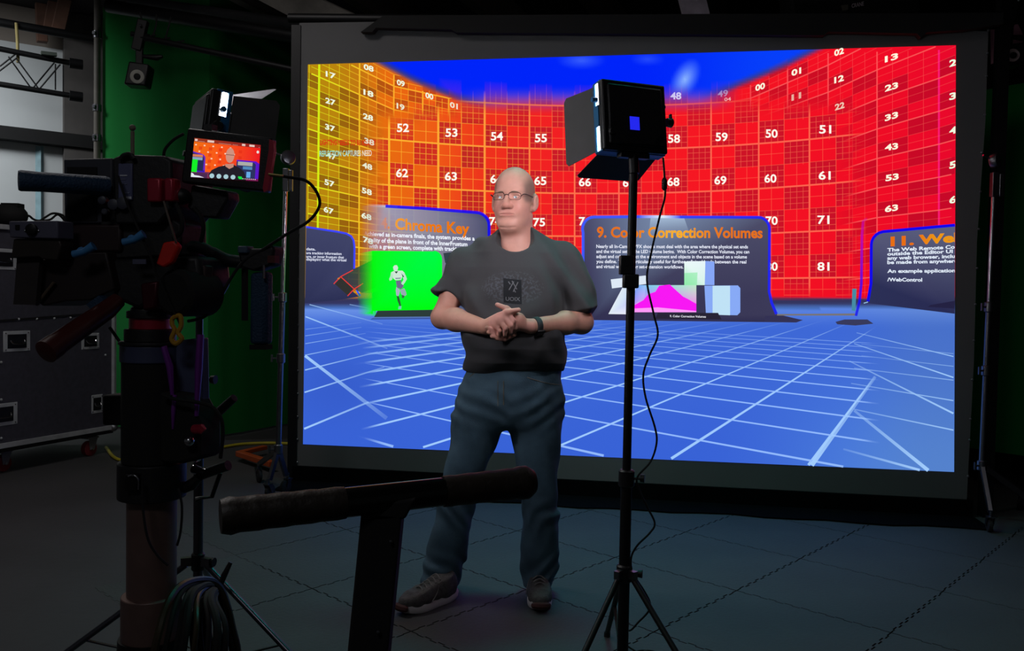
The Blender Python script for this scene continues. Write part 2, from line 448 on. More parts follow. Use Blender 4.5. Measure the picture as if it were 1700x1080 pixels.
# pole at the left end of the green cloth
pp = V(g0.x - 0.03, g0.y - 0.04, 0)
t = thing('backdrop_pole', 'pale grey upright pole at the left edge of the green cloth', 'pole', pp)
obj('pole', MB().cyl(pp, pp + V(0, 0, 4.0), 0.028), mat('pale_grey_pole', (112, 106, 98), 0.6), t)
obj('foot', MB().lathe(pp, (0, 0, 1), [(0, 0.12), (0.015, 0.12), (0.02, 0.035), (0.1, 0.035)]), M_black, t)
for (x, y) in ((163, 56), (163, 178), (169, 228)):
    p = at(x, y, pp.y - 0.03)
    obj('clamp', MB().lathe(V(pp.x, pp.y, p.z - 0.03), (0, 0, 1), [(0, 0.036), (0.06, 0.036)]).box(V(pp.x, pp.y - 0.05, p.z), (0.012, 0, 0), (0, 0.02, 0), (0, 0, 0.012)), M_dchrome, t)

# ------------------------------------------------------------------ the projection screen
SL, SR = at(503, 500, 5.62), at(1585, 500, 5.0)
SDIR = V(SR.x - SL.x, SR.y - SL.y, 0).normalized(); SN = V(SDIR.y, -SDIR.x, 0)      # SN points to the room
SP0 = V(SL.x, SL.y, 0)
def scr(x, y, L=0.0): return onplane(x, y, SP0 + SN * (0.0006 * L), SN)
sb = scr(1050, 800); sb.z = 0
screen = thing('projection_screen', 'huge lit projection screen with dark grey border showing a red tiled virtual room', 'screen', sb)
M_border = mat('grey_screen_fabric', (100, 100, 101), 0.95, var=0.05, scale=2)
o4 = [scr(497, 38, -4), scr(1060, 30, -4), scr(1641, 52, -4), scr(1636, 200, -4), scr(1622, 400, -4), scr(1617, 600, -4), scr(1605, 829, -4), scr(1050, 810, -4), scr(491, 791, -4), scr(494, 400, -4)]
obj('border', MB().prism(o4, -SN * 0.03), M_border, screen, smooth=False)
lo_ = [scr(488, 792, -5), scr(1612, 832, -5)]
p, q = V(lo_[0].x, lo_[0].y, 0), V(lo_[1].x, lo_[1].y, 0)
obj('base_beam', MB().beam(p + V(0, 0, 0.05) - SN * 0.02, q + V(0, 0, 0.05) - SN * 0.02, 0.1, 0.1), mat('deep_black', (9, 9, 10), 1.0, spec=.05), screen)
sk = MB(); sk0 = V(lo_[0].x, lo_[0].y, 0) + SN * .05; sk1 = V(lo_[1].x, lo_[1].y, 0) + SN * .05  # thin black strip added on the floor for the dark band here
skp = [sk0 + (sk1 - sk0) * (.0 + 1.0 * i / 24) for i in range(25)]
sk.add([p + V(0, 0, .009) for p in skp] + [p + SN * (.27 + .02 * math.sin(i * 1.9) + .012 * math.sin(i * .7)) + V(0, 0, .0095) for i, p in enumerate(skp)] + [p + V(0, 0, .001) for p in skp] + [p + SN * (.27 + .02 * math.sin(i * 1.9) + .012 * math.sin(i * .7)) + V(0, 0, .001) for i, p in enumerate(skp)], [(i, i + 1, 26 + i, 25 + i) for i in range(24)] + [(25 + i, 26 + i, 76 + i, 75 + i) for i in range(24)] + [(50 + i, 75 + i, 76 + i, 51 + i) for i in range(24)])
obj('floor_strip', sk, mat('deep_black', (9, 9, 10), 1.0, spec=.05), screen, label='thin black strip lying along the foot of the screen')
for (x, yb, zz) in ((489, 795, 3.02), (1648, 832, 3.05)):
    p = scr(x, 500, -30); obj('frame_post', MB().beam(V(p.x, p.y, 0), V(p.x, p.y, zz), 0.06, 0.06, up=(0, 1, 0)), M_black, screen)
top = [scr(606, 52, 6), scr(622, 33, 6), scr(1100, 28, 6), scr(1380, 36, 6), scr(1500, 44, 6), scr(1655, 36, 6), scr(1660, 20, 6), scr(1380, 6, 6), scr(640, 22, 6)]
obj('top_rail_cover', MB().prism([scr(603, 57, 8), scr(622, 57, 8), scr(628, 50, 8), scr(752, 53, 8), scr(760, 58, 8), scr(1365, 63, 8), scr(1372, 57, 8), scr(1518, 60, 8), scr(1524, 67, 8), scr(1534, 58, 8), scr(1600, 54, 8), scr(1660, 44, 8), scr(1660, 26, 8), scr(1060, 28, 8), scr(640, 30, 8)], SN * 0.05), M_blackm, screen, smooth=False)
obj('top_rail', MB().cyl(scr(480, 30, -40), scr(1665, 40, -40), 0.03), M_black, screen)
def grommet(x, y):
    p = scr(x, y, 1)
    obj('grommet', MB().lathe(p - SN * 0.004, SN, [(0, 0.007), (0.006, 0.007), (0.008, 0.005)], n=8), M_alu, screen)
for k in range(20):
    y = 45 + k * 38; grommet(497.5 - 4.2 * (y - 40) / 750, y)
for k, y in enumerate((50, 88, 126, 190, 253, 318, 380, 445, 505, 565, 630, 695, 730, 790)):
    grommet(1641 - (y - 50) * 0.043 - (2 if y > 190 else 0), y)

M_disp = display_mat('projected_picture')
YSKY = np.array([(480, 20), (560, 70), (625, 105), (680, 134), (720, 152), (760, 167), (800, 176), (850, 181), (950, 184), (1050, 184), (1110, 179), (1160, 167), (1215, 150), (1300, 115), (1365, 82), (1420, 50), (1700, -80)], float)
WC = np.array([(500, 182, 138, 14), (560, 186, 132, 14), (600, 196, 118, 18), (640, 232, 108, 16), (720, 238, 92, 22), (800, 238, 52, 28), (880, 240, 36, 34), (960, 243, 28, 36), (1200, 246, 22, 34), (1450, 240, 12, 36), (1600, 232, 8, 44)], float)
def mix(a, b, t): return tuple(x + (y - x) * t for x, y in zip(a, b))
def ss(a, b, x): t = max(0, min(1, (x - a) / (b - a))); return t * t * (3 - 2 * t)
def wallcol(x): return tuple(np.interp(x, WC[:, 0], WC[:, k]) for k in (1, 2, 3))
def basecol(x, y):
    w = wallcol(x); ys = np.interp(x, YSKY[:, 0], YSKY[:, 1])
    if y < 500:
        c = w
        sky = mix((0, 36, 250), (8, 70, 250), ss(1050, 1300, x) * 0.8)
        cl = max(0, 1 - math.hypot((x - 1136 + (y - 135) * 0.35) / 24, (y - 132) / 36)) * 0.95 + max(0, 1 - math.hypot((x - 965) / 42, (y - 100) / 16)) * 0.38 + max(0, 1 - math.hypot((x - 1075) / 30, (y - 98) / 12)) * 0.25
        sky = mix(sky, (150, 190, 255), min(1, cl))
        mid = ss(740, 830, x) * (1 - ss(1150, 1235, x))
        hard = 1 - ss(ys - 9, ys + 1, y)
        edge = (1 - abs(y - ys + 6) / 9) if abs(y - ys + 6) < 9 else 0
        c1 = mix(c, sky, hard); c1 = mix(c1, (62, 60, 112), max(0, edge) * 0.75)
        c2 = mix(mix(sky, (120, 70, 200), ss(140, 172, y)), c, ss(155, 192, y))
        c = mix(c1, c2, mid)
        if y > 492: c = mix(c, (52, 52, 92), ss(492, 497, y))
        return c
    if y < 512: return mix((52, 52, 92), (72, 112, 190), ss(502, 511, y))
    t = ss(515, 780, y); c = mix((62, 104, 214), (56, 98, 214), t)
    c = mix(c, (92, 146, 222), ss(520, 790, y) * ss(1150, 1580, x) * 0.8)
    c = mix(c, (84, 122, 186), ss(1380, 1560, x) * 0.45)
    c = mix(c, (150, 186, 245), (1 - ss(505, 548, y)) * (0.55 if x < 1000 else 0.35))
    c = mix(c, (48, 82, 190), math.exp(-((x - 560) / 80) ** 2 - ((y - 640) / 60) ** 2) * 0.4)
    return c
# base: a fine grid with a colour per corner
cv = Canvas(); NX, NY = 268, 172
gp, gc = [], []
for j in range(NY + 1):
    for i in range(NX + 1):
        u, v = i / NX, j / NY
        xt, yt = 511 + (1587 - 511) * u, 107 + (75 - 107) * u
        xb, yb = 503 + (1584 - 503) * u, 737 + (783 - 737) * u
        x, y = xt + (xb - xt) * v, yt + (yb - yt) * v
        gp.append((x, y)); gc.append((*lin(tuple(max(0, min(255, q)) for q in basecol(x, y))), 1.0))
cv.raw(gp, gc, [(j * (NX + 1) + i, j * (NX + 1) + i + 1, (j + 1) * (NX + 1) + i + 1, (j + 1) * (NX + 1) + i) for j in range(NY) for i in range(NX)], 0)
picture = cv.build('picture', scr, M_disp, screen, BASE[screen])

def xl(y): return 511 - 8 * (y - 107) / 630 + 0.3          # picture edges
def xr(y): return 1587 - 3 * (y - 75) / 708 - 0.3
def yt(x): return 107 - 32 * (x - 511) / 1076
def yb(x): return 737 + 46 * (x - 503) / 1081
def under_sky(x, y, pad=2): return y > np.interp(x, YSKY[:, 0], YSKY[:, 1]) + pad
# ---- tiled wall, inner (sharp) view
XS = [565, 646, 727.6, 804.6, 879, 954, 1027.5, 1102, 1180.5, 1259.6, 1343.8, 1432]
YC = [104, 176, 248, 321, 392, 463, 534]; YE = [82, 157, 231, 307, 384, 461, 537]
def rowy(k, x):
    i = int(max(0, min(5, math.floor(k)))); t = k - i
    yc = YC[i] + (YC[i + 1] - YC[i]) * t; ye = YE[i] + (YE[i + 1] - YE[i]) * t
    return yc + (ye - yc) * ((x - 995) / 350) ** 2
def ia(p):
    x, y = p
    tt = 158 + 30 * (1 - ss(640, 800, x)) + 12 * ss(1230, 1340, x)
    return ss(604, 648, x) * (1 - ss(1402, 1436, x)) * ss(tt, tt + 26, y) * (1 - ss(489, 494, y))
cv = Canvas()
def lcol(p): return mix((255, 184, 50), (255, 104, 80), ss(640, 1050, p[0]))
for ci in range(len(XS) - 1):
    for s in range(4):
        x = XS[ci] + (XS[ci + 1] - XS[ci]) * s / 4
        if x < 600: continue
        pts = [(x, y) for y in np.linspace(150, 494, 18)]
        cv.line(pts, (3.4 if x < 860 else 2.6) if s == 0 else 1.2, lcol, (lambda p: ia(p) * 0.95) if s == 0 else (lambda p, s=s: ia(p) * (0.85 if s == 2 else 0.6) * (1 - .4 * ss(750, 950, p[0]))), L=2)
for r in range(4 * 6):
    xs = np.linspace(600, 1440, 50)
    pts = [(x, rowy(r / 4, x)) for x in xs]
    if max(p[1] for p in pts) < 150 or min(p[1] for p in pts) > 493: continue
    mj = r % 4 == 0
    cv.line(pts, 2.7 if mj else 1.1, lcol, (lambda p: ia(p) * 0.9) if mj else (lambda p: ia(p) * (0.6 - .22 * ss(750, 950, p[0]))), L=2.2)
for ci in range(len(XS) - 1):                                # dark checker squares with a finer net
    for rk in range(6):
        x0, x1 = XS[ci], XS[ci + 1]; xm = (x0 + x1) / 2
        for (xa, xb_, ka, kb) in ((x0, xm, rk + 0.5, rk + 1), (xm, x1, rk, rk + 0.5)):
            if xa < 600: continue
            q = [(xa, rowy(ka, xa)), (xb_, rowy(ka, xb_)), (xb_, rowy(kb, xb_)), (xa, rowy(kb, xa))]
            if q[0][1] > 470: continue
            dk = mix((206, 30, 34), (136, 18, 44), ss(650, 900, xa))
            cv.poly(q, [(*dk, (0.85 - 0.4 * ss(700, 900, c[0])) * ia(c)) for c in q], L=1)
            for t in (0.25, 0.75):
                cv.line([(xa + (xb_ - xa) * t, rowy(ka, xa)), (xa + (xb_ - xa) * t, rowy(kb, xa))], 0.9, lcol, lambda p: ia(p) * 0.5, L=1.5)
                cv.line([(xa, rowy(ka + (kb - ka) * t, xa)), (xb_, rowy(ka + (kb - ka) * t, xb_))], 0.9, lcol, lambda p: ia(p) * 0.5, L=1.6)
# ---- outer left wall
OX = [464, 530, 597, 654, 702, 745, 785]
def oly(k, x):     # rows: k=0 is the line through (511,119.6)
    y5 = 119.6 + 46.9 * k; y6 = 157 + 42.3 * k; y7 = 182 + 39 * k; y8 = 200 + 37 * k
    return float(np.interp(x, [464, 511, 597, 654, 745], [y5 - 22 + 2.5 * k, y5, y6, y7, y8]))
def ola(p):
    x, y = p
    v = ss(204, 176, y) if x > 640 else 1.0
    if x > 600: v *= max(1 - ss(600, 642, x), ss(204, 176, y) * (1 - ss(735, 775, x)))
    return v * (1.0 if under_sky(x, y, 1) else 0.0)
def olc(p): return mix((226, 232, 30), (255, 176, 44), ss(530, 640, p[0]))
for ci in range(len(OX) - 1):
    for s in range(4):
        x = OX[ci] + (OX[ci + 1] - OX[ci]) * s / 4
        if x < 512: continue
        pts = [(x - (x - 511) * 0.0 - 3.6 * (y - 107) / 400 * (1 if x < 560 else 0.4), y) for y in np.arange(max(yt(x) + 0.5, 0), 492, 7.0) if under_sky(x, y, 0)]
        if len(pts) < 2: continue
        cv.line(pts, (3.4 if x < 540 else 2.4) if s == 0 else 0.9, (lambda p: (214, 240, 20)) if (s == 0 and x < 540) else olc, (lambda p: ola(p) * 0.95) if s == 0 else (lambda p: ola(p) * 0.75), L=2.4)
for r in range(-8, 4 * 8):
    pts = [(x, oly(r / 4, x)) for x in np.linspace(511, 775, 45)]
    pts = [p for p in pts if p[1] > yt(p[0]) + 0.5 and p[1] < 492 and p[0] > xl(p[1])]
    if len(pts) < 2: continue
    mj = r % 4 == 0
    cv.line(pts, 2.1 if mj else 1.0, olc, (lambda p: ola(p) * 0.95) if mj else (lambda p: ola(p) * 0.65), L=2.6)
for ci in range(len(OX) - 1):
    for rk in range(-2, 8):
        x0, x1 = OX[ci], OX[ci + 1]; xm = (x0 + x1) / 2
        for (xa, xb_, ka, kb) in ((x0, xm, rk + 0.5, rk + 1), (xm, x1, rk, rk + 0.5)):
            xa2 = max(xa, 511.5)
            q = [(xa2, oly(ka, xa2)), (xb_, oly(ka, xb_)), (xb_, oly(kb, xb_)), (xa2, oly(kb, xa2))]
            if xb_ < 513 or min(c[1] for c in q) < yt(xa2) or q[2][1] > 490: continue
            cv.poly(q, [(*mix((112, 62, 14), (150, 40, 24), ss(560, 720, c[0])), 0.55 * ola(c)) for c in q], L=1.2)
# ---- outer right wall
RX = [1190, 1246, 1307.5, 1374.8, 1456, 1558.7, 1690]
def ory(k, x):
    return float(np.interp(x, [1190, 1246, 1307.5, 1375, 1456, 1558.7, 1690], [np.nan if 0 else v for v in (172 + 33 * k, 163 + 36.5 * k, 137 + 40.5 * k, 108 + 45 * k, 67 + 49.0 * k, 20.5 + 54.7 * k, -45 + 62 * k)]))
def ora(p):
    x, y = p
    e = max(ss(1395, 1436, x), (1 - ss(150, 195, y)) * ss(1215, 1260, x))
    return e * (1.0 if under_sky(x, y, 1) else 0.0) * (1 - ss(489, 494, y)) * (1.0 if y > yt(x) + 0.5 and x < xr(y) else 0)
for ci in range(len(RX) - 1):
    for s in range(4):
        x = RX[ci] + (RX[ci + 1] - RX[ci]) * s / 4
        if x > 1585: continue
        pts = [(x, y) for y in np.arange(max(60, yt(x)), 500, 7.0) if y > yt(x) + 0.5 and under_sky(x, y, 0)]
        if len(pts) < 2: continue
        cv.line(pts, 3.2 if s == 0 and x > 1500 else (2.2 if s == 0 else 0.9), (255, 30, 120) if x > 1500 and s == 0 else (255, 84, 88), (lambda p: ora(p) * 0.85) if s == 0 else (lambda p: ora(p) * 0.4), L=2.8)
for r in range(-6, 4 * 9):
    pts = [(x, ory(r / 4, x)) for x in np.linspace(1200, 1586, 60)]
    pts = [p for p in pts if p[1] > yt(p[0]) + 0.5 and p[1] < 494 and p[0] < xr(p[1])]
    if len(pts) < 2: continue
    mj = r % 4 == 0
    cv.line(pts, 1.9 if mj else 0.9, (255, 92, 92), (lambda p: ora(p) * 0.8) if mj else (lambda p: ora(p) * 0.3), L=3.0)
for ci in range(len(RX) - 1):
    for rk in range(-2, 8):
        x0, x1 = RX[ci], RX[ci + 1]; xm = (x0 + x1) / 2
        for (xa, xb_, ka, kb) in ((x0, xm, rk + 0.5, rk + 1), (xm, x1, rk, rk + 0.5)):
            xb2 = min(xb_, 1585)
            if xa > 1583: continue
            q = [(xa, ory(ka, xa)), (xb2, ory(ka, xb2)), (xb2, ory(kb, xb2)), (xa, ory(kb, xa))]
            if min(c[1] - yt(c[0]) for c in q) < 0 or q[0][1] > 480: continue
            cv.poly(q, [(130, 8, 36, 0.42 * ora(c)) for c in q], L=1.3)
cv.build('tile_wall_picture', scr, M_disp, picture, BASE[screen])

# ---- numbers and loose lettering on the tiled wall
class NumCanvas(Canvas):              # every number or word on the wall is a piece of its own
    def text(s, txt, *a, **k):
        c_ = Canvas(); c_.text(txt, *a, **k); c_.build('number' if txt.isdigit() else 'wall_text', scr, M_disp, picture, BASE[screen])
cv = NumCanvas(); WH = (255, 250, 238)
for t_, x, y in (('52', 669, 212), ('53', 749.5, 220), ('54', 825, 226), ('55', 898, 229), ('58', 1119, 230), ('59', 1198, 227), ('50', 1281, 221.5), ('51', 1370, 214.5),
                 ('62', 667.5, 287), ('63', 748.5, 292.5), ('64', 824, 297), ('65', 897, 300), ('66', 971, 302), ('67', 1044, 303), ('68', 1118, 301.5), ('69', 1196, 299), ('60', 1279, 296), ('61', 1369, 291),
                 ('74', 822, 367), ('75', 895, 368.5), ('76', 971, 367), ('70', 1281, 366), ('71', 1367, 364.5), ('80', 1281, 442), ('81', 1367, 442)):
    cv.ctext(t_, x, y, 13.2, WH, wid=20, bold=0.022, L=3.4)
cv.ctext('48', 1122, 159, 11, (230, 225, 255), wid=18, a=0.75, bold=0.03, L=3.4); cv.ctext('49', 1200, 155, 10, (200, 190, 240), wid=17, a=0.45, slope=-0.1, L=3.4)
for t_, x, y, a_ in (('17', 549, 124.5, 1), ('27', 548.5, 168.5, 1), ('37', 548, 212, 1), ('47', 550, 259, .8), ('57', 547, 303.7, 1), ('67', 545.6, 349, 1), ('08', 612, 112.6, 1), ('18', 611.7, 154.6, 1), ('28', 611, 194.3, 1), ('38', 613, 235, .7), ('48', 609.6, 275.7, .85), ('58', 609, 317.5, .95), ('68', 608.4, 359, 1), ('78', 611, 399, 1), ('09', 665.4, 137.8, 1), ('19', 665, 177, .85), ('00', 712.8, 159.3, 1), ('01', 753.5, 175, .8)):
    cv.ctext(t_, x, y, 8.6, (240, 250, 225), wid=16.5 if x < 640 else 13, slope=0.3, a=a_, bold=0.03, L=3.4)
for t_, x, y, a_ in (('02', 1393, 86, 1), ('12', 1393, 131, 1), ('22', 1394, 176, .6), ('13', 1480, 95.5, 1), ('23', 1480, 144, 1), ('33', 1480, 193, 1), ('43', 1480, 243.5, 1), ('53', 1481, 294, 1), ('63', 1480, 345.5, 1), ('01', 1322, 119, 1), ('00', 1262, 144, 1), ('11', 1322, 160, .45)):
    cv.ctext(t_, x, y, 9.5, (255, 250, 225), wid=22 if x > 1450 else 16, slope=-0.3 if y < 200 else -0.16, a=a_, bold=0.035, L=3.4)
for k, (t_, y) in enumerate((('2', 105), ('3', 160), ('4', 217), ('5', 274), ('6', 332))):
    cv.text(t_, 1576, y + 6, 1588, y + 3, 10.5, (240, 255, 225), L=3.4, bold=0.035, clipx=xr(y))
cv.ctext('04', 1208, 164.5, 5.5, (255, 200, 200), wid=11, a=.7, slope=-.1, L=3.4)
cv.text('LIGHTING NEEDS TO BE REBUILT', 531, 240, 624, 241, 8, (214, 44, 22), L=3.2, bold=0.05, a=0.85)
cv.text('REFLECTION CAPTURES NEED', 530.5, 259.5, 617, 258.5, 9.2, lambda x, y: mix((150, 235, 220), (240, 235, 215), ss(560, 610, x)), L=3.6, bold=0.01, a=0.95)

# ---- virtual floor lines
cv = Canvas(); LB = (150, 190, 255)
def fa(p):
    x, y = p
    return ss(600, 640, x) * (1 - ss(1425, 1458, x)) * ss(528, 560, y) * (1.0 if y < yb(x) - 0.5 else 0.0)
def clipseg(p0, p1, n=60):
    out = []
    for i in range(n + 1):
        t = i / n; p = (p0[0] + (p1[0] - p0[0]) * t, p0[1] + (p1[1] - p0[1]) * t)
        if xl(p[1]) + 1 < p[0] < xr(p[1]) - 1 and 505 < p[1] < yb(p[0]) - 0.6: out.append(p)
    return out
V1, V2 = (1571, 467), (-275, 467)
for k in range(-10, 4):
    xi = 1114 + 236 * k
    pts = clipseg((xi + (V1[0] - xi) * (-0.1), 761 - (V1[1] - 761) * 0.1), V1, 120)
    if len(pts) > 1: cv.line(pts, 4.6 if k >= 0 else 3.4, mix(LB, (170, 215, 255), 0.6), lambda p: fa(p) * (0.35 + 0.6 * ss(525, 640, p[1])), L=1.5, w2=0.8)
for k in range(14):
    dy = 1 / (0.00367 + 0.000857 * (k - 1))
    if dy > 420: continue
    pts = clipseg(V2, (V2[0] + (930 - V2[0]) * 1.6, 467 + dy * 1.6), 160)
    if len(pts) > 1: cv.line(pts, 1.0, LB, lambda p: fa(p) * (0.3 + 0.6 * ss(525, 640, p[1])), L=1.8, w2=max(1.2, 4.2 - 0.35 * k))
def seg(x0, y0, x1, y1, w, w2=None, a=0.9, a2=None):
    pts = clipseg((x0, y0), (x1, y1), 150)
    if len(pts) > 1: cv.line(pts, w, mix(LB, (180, 225, 255), 0.5), a, L=2.0, w2=w2, a2=a2)
seg(505.5, 589.5, 642, 694, 4.5, 6.5, 0.95, 0.15); seg(505.5, 524.6, 643, 578, 2, 2.6, 0.9, 0.2); seg(513, 505, 635, 537.6, 1.4, 1.6, .7, .2); seg(560, 501, 620, 513, 1.2, 1.2, .5, .1)
seg(504, 614.5, 627, 584, 2, 1.6, .85, .3); seg(503, 651.7, 638, 609, 2.4, 2, .9, .3); seg(502, 712.6, 612, 667, 3.2, 2.8, .95, .5); seg(505, 589.5, 612, 568, 1.5, 1.2, .7, .2); seg(505, 570.5, 607, 553, 1.2, 1, .6, .2); seg(505, 557.5, 600, 543, 1.1, .9, .5, .2); seg(506, 546.5, 600, 535, 1, .8, .4, .1)
seg(1418, 570, 1585, 627, 1.6, 2.2, .4, .9); seg(1410, 599, 1585, 687, 1.8, 3, .3, .9); seg(1418, 681, 1548, 786, 4, 6, .3, .95); seg(1422, 552, 1585, 592, 1.4, 1.6, .3, .8); seg(1400, 745, 1535, 782, 3, 4, .15, .9)
seg(1418, 679, 1585, 714, 2, 2.2, .3, .8); seg(1413, 636, 1585, 665, 1.6, 1.8, .3, .75); seg(1418, 610.6, 1585, 631, 1.4, 1.4, .3, .6); seg(1430, 590, 1585, 608, 1.2, 1.2, .2, .5); seg(1430, 571, 1585, 587, 1.1, 1.1, .2, .45)
seg(1347, 773, 1453, 625, 7, 5, .95, .25)
cv.build('floor_picture', scr, M_disp, picture, BASE[screen])

# ---- the four sign boards in the picture
def rcorner(cx, cy, r, a0, a1, n=6, ry=None):
    return [(cx + r * math.cos(math.radians(a0 + (a1 - a0) * i / n)), cy - (ry or r) * math.sin(math.radians(a0 + (a1 - a0) * i / n))) for i in range(n + 1)]
def scr_sign(x, y, L=0.0): return scr(x, y, L + 1.6)
BL = (18, 10, 235); SLATE = (66, 70, 104)
cv = Canvas()                                                          # far left board
outl = [(508.2, 376)] + [(560, 384)] + [(575, 387), (583, 391), (587, 398), (588.5, 410), (588, 446), (560, 462), (596, 492), (560, 498), (506.2, 503)]
cv.poly(outl, [(64, 68, 104)] * 4 + [(58, 62, 98)] * 4 + [(44, 48, 84)] * 3, L=3)
cv.line([(508.2, 376.5), (560, 384.5), (575, 387.5), (583, 392), (587, 399), (588.5, 410), (588, 446)], 3.2, (60, 70, 250), L=4)
cv.line([(592, 481), (596, 488), (598, 491)], 3, (50, 90, 250), L=4)
for t_, x1, y in (('data.', 524, 415.5), ('ura tracking information', 567, 423), ('ure, or inner frustum that', 571, 429), ('displaying what the virtual', 575, 433.6)):
    cv.text(t_, 508.5, y - 1.5 if x1 > 530 else y - .5, x1, y, 4.2, (225, 230, 250), L=5, bold=0.02)
cv.poly([(586, 447), (625, 428), (625, 486), (600, 486), (588, 479), (566, 459)], [(54, 56, 66, 1), (36, 90, 40, .9), (20, 120, 40, .6), (48, 60, 70, .9), (54, 56, 72, 1), (54, 56, 72, 1)], L=4.4)
cv.poly([(556, 471), (566, 460), (588, 480), (577, 490)], (50, 50, 48), L=4.5)
for s_ in ([(554, 471), (565.5, 459), (586, 448)], [(565.5, 459), (588, 479.5)], [(588, 479.5), (577, 491)], [(588, 479.5), (603, 470)]):
    cv.line(s_, 1.6, (230, 60, 56), L=5)
cv.build('left_sign_picture', scr_sign, M_disp, picture, BASE[screen])

cv = Canvas()                                                          # chroma key board
cv.poly([(600, 341), (640, 341.5), (790, 352.5)] + rcorner(790, 374, 23, 90, 0, 6, 21.5) + [(813, 524), (600, 524)],
        [(120, 130, 140, 0), (150, 165, 190, .85), (84, 88, 120, 1)] + [(74, 78, 110, 1)] * 7 + [(66, 72, 96, 1), (70, 80, 110, 0)], L=3)
cv.line([(608, 340.5), (625, 341), (640, 342), (660, 343.2)], 4, (225, 235, 250), 0.0, L=3.9, a2=0.55); cv.line([(640, 342), (655, 343), (700, 345.5), (790, 352.5)] + rcorner(790, 374, 22, 90, 0, 6, 21.5) + [(812, 400), (812, 440)], 5.0, BL, 0.95, L=4)
OR = (236, 130, 24)
cv.text('4.', 632, 378, 647, 379, 17, OR, L=5, bold=0.03, fade=(628, 652))
cv.text('Chroma Key', 656, 380, 779, 388.5, 18, lambda x, y: mix((240, 160, 60), (236, 120, 16), ss(650, 720, x)), L=5, bold=0.03)
for t_, x0, y0, x1, y1 in (('Achieved as in-camera finals, the system provides a', 604, 390.5, 788, 399), ('quality of the plane in front of the InnerFrustum', 608, 401, 776, 408.5), ('with a green screen, complete with tracking', 612, 411.5, 766, 416.5)):
    cv.text(t_, x0, y0, x1, y1, 6.6, (240, 245, 255), L=5, bold=0.03, fade=(604, 634))
gp_ = [(618, 416), (720, 417)] + rcorner(720, 430, 14, 90, 0, 5) + [(734, 460), (728, 514.5), (618, 516)]
cv.poly(gp_, [(10, 250, 20), (0, 250, 70)] + [(0, 252, 60)] * 6 + [(0, 252, 16)] * 3, L=5.2)
cv.poly([(596, 420), (619, 416), (619, 521), (594, 521)], [(20, 200, 20, 0), (10, 250, 20, 1), (0, 250, 8, 1), (0, 200, 90, 0)], L=5.1)
cv.poly([(596, 424), (626, 424), (626, 476), (600, 486)], [(14, 110, 30, .3), (4, 170, 14, 0), (0, 200, 10, 0), (14, 120, 40, .5)], L=5.4)
cv.poly([(594, 487), (630, 484), (630, 497), (594, 498)], [(20, 110, 90, .6), (0, 190, 20, 0), (0, 190, 20, 0), (20, 110, 90, .6)], L=5.4)
cv.poly([(606, 519), (624, 515), (624, 524), (600, 524)], [(0, 250, 10, .2), (0, 250, 10, 1), (0, 240, 20, .6), (0, 220, 60, 0)], L=5.3)
cv.poly([(627, 515.5), (740, 513.5), (740, 525), (621, 526)], (44, 60, 58), L=5.6)
cv.poly([(621, 526), (740, 525), (740, 529), (615, 530)], [(96, 128, 190, 1)] * 2 + [(40, 60, 150, 1)] * 2, L=5.5)
# running dummy in front of the green panel: head, chest, waist, arms, legs
DW = (206, 232, 214)
cv.poly([(652.5, 443), (655, 440), (659, 440), (661, 444), (660, 448), (657, 450), (653.5, 448)], DW, L=6)
cv.poly([(649, 452), (654, 449.5), (661, 449), (668, 449), (672, 453), (668, 459), (666, 464), (657, 465), (653, 462)], DW, L=6)
cv.poly([(649, 452), (653, 455), (651, 464), (647, 466), (646, 463), (648, 458)], (180, 230, 196), L=6); cv.poly([(671, 452), (674, 458), (675.5, 463), (672, 469), (669, 473), (666, 470), (670, 464), (668, 457)], (190, 226, 205), L=6.1)
cv.poly([(657, 466), (666, 465), (666, 471), (671, 474), (666, 480), (659, 477)], (110, 106, 140), L=6); cv.poly([(655, 450.5), (658, 454), (661, 450)], (40, 70, 56), L=6.3); cv.poly([(666, 453), (671, 459), (669, 460)], (40, 76, 56), L=6.3)
cv.poly([(658, 476), (664, 481), (663, 488), (661, 492), (658, 490), (657, 482)], (168, 176, 196), L=6); cv.poly([(664, 481), (671, 478), (674, 484), (675, 489), (671, 492), (666, 488)], (150, 170, 178), L=6)
cv.poly([(658.5, 491), (662, 491), (664.5, 500), (666, 508), (663.5, 508), (660, 499)], (40, 92, 54), L=6); cv.poly([(667, 489), (672, 491), (670, 495), (667, 494)], (54, 110, 70), L=6.2); cv.poly([(662, 508), (666.5, 507.5), (666, 513), (661, 513)], (120, 200, 180), L=6.2)
cv.poly([(656, 461), (666, 460.5), (665, 462.5), (657, 463)], (132, 150, 160), L=6.4)
cv.poly([(736, 420), (752, 418), (757, 432), (750, 440), (739, 436)], (52, 64, 72), L=5.5); cv.poly([(748, 420), (758, 415), (758, 424), (753, 427)], (200, 225, 235), L=5.7)
cv.build('chroma_key_sign_picture', scr_sign, M_disp, picture, BASE[screen])

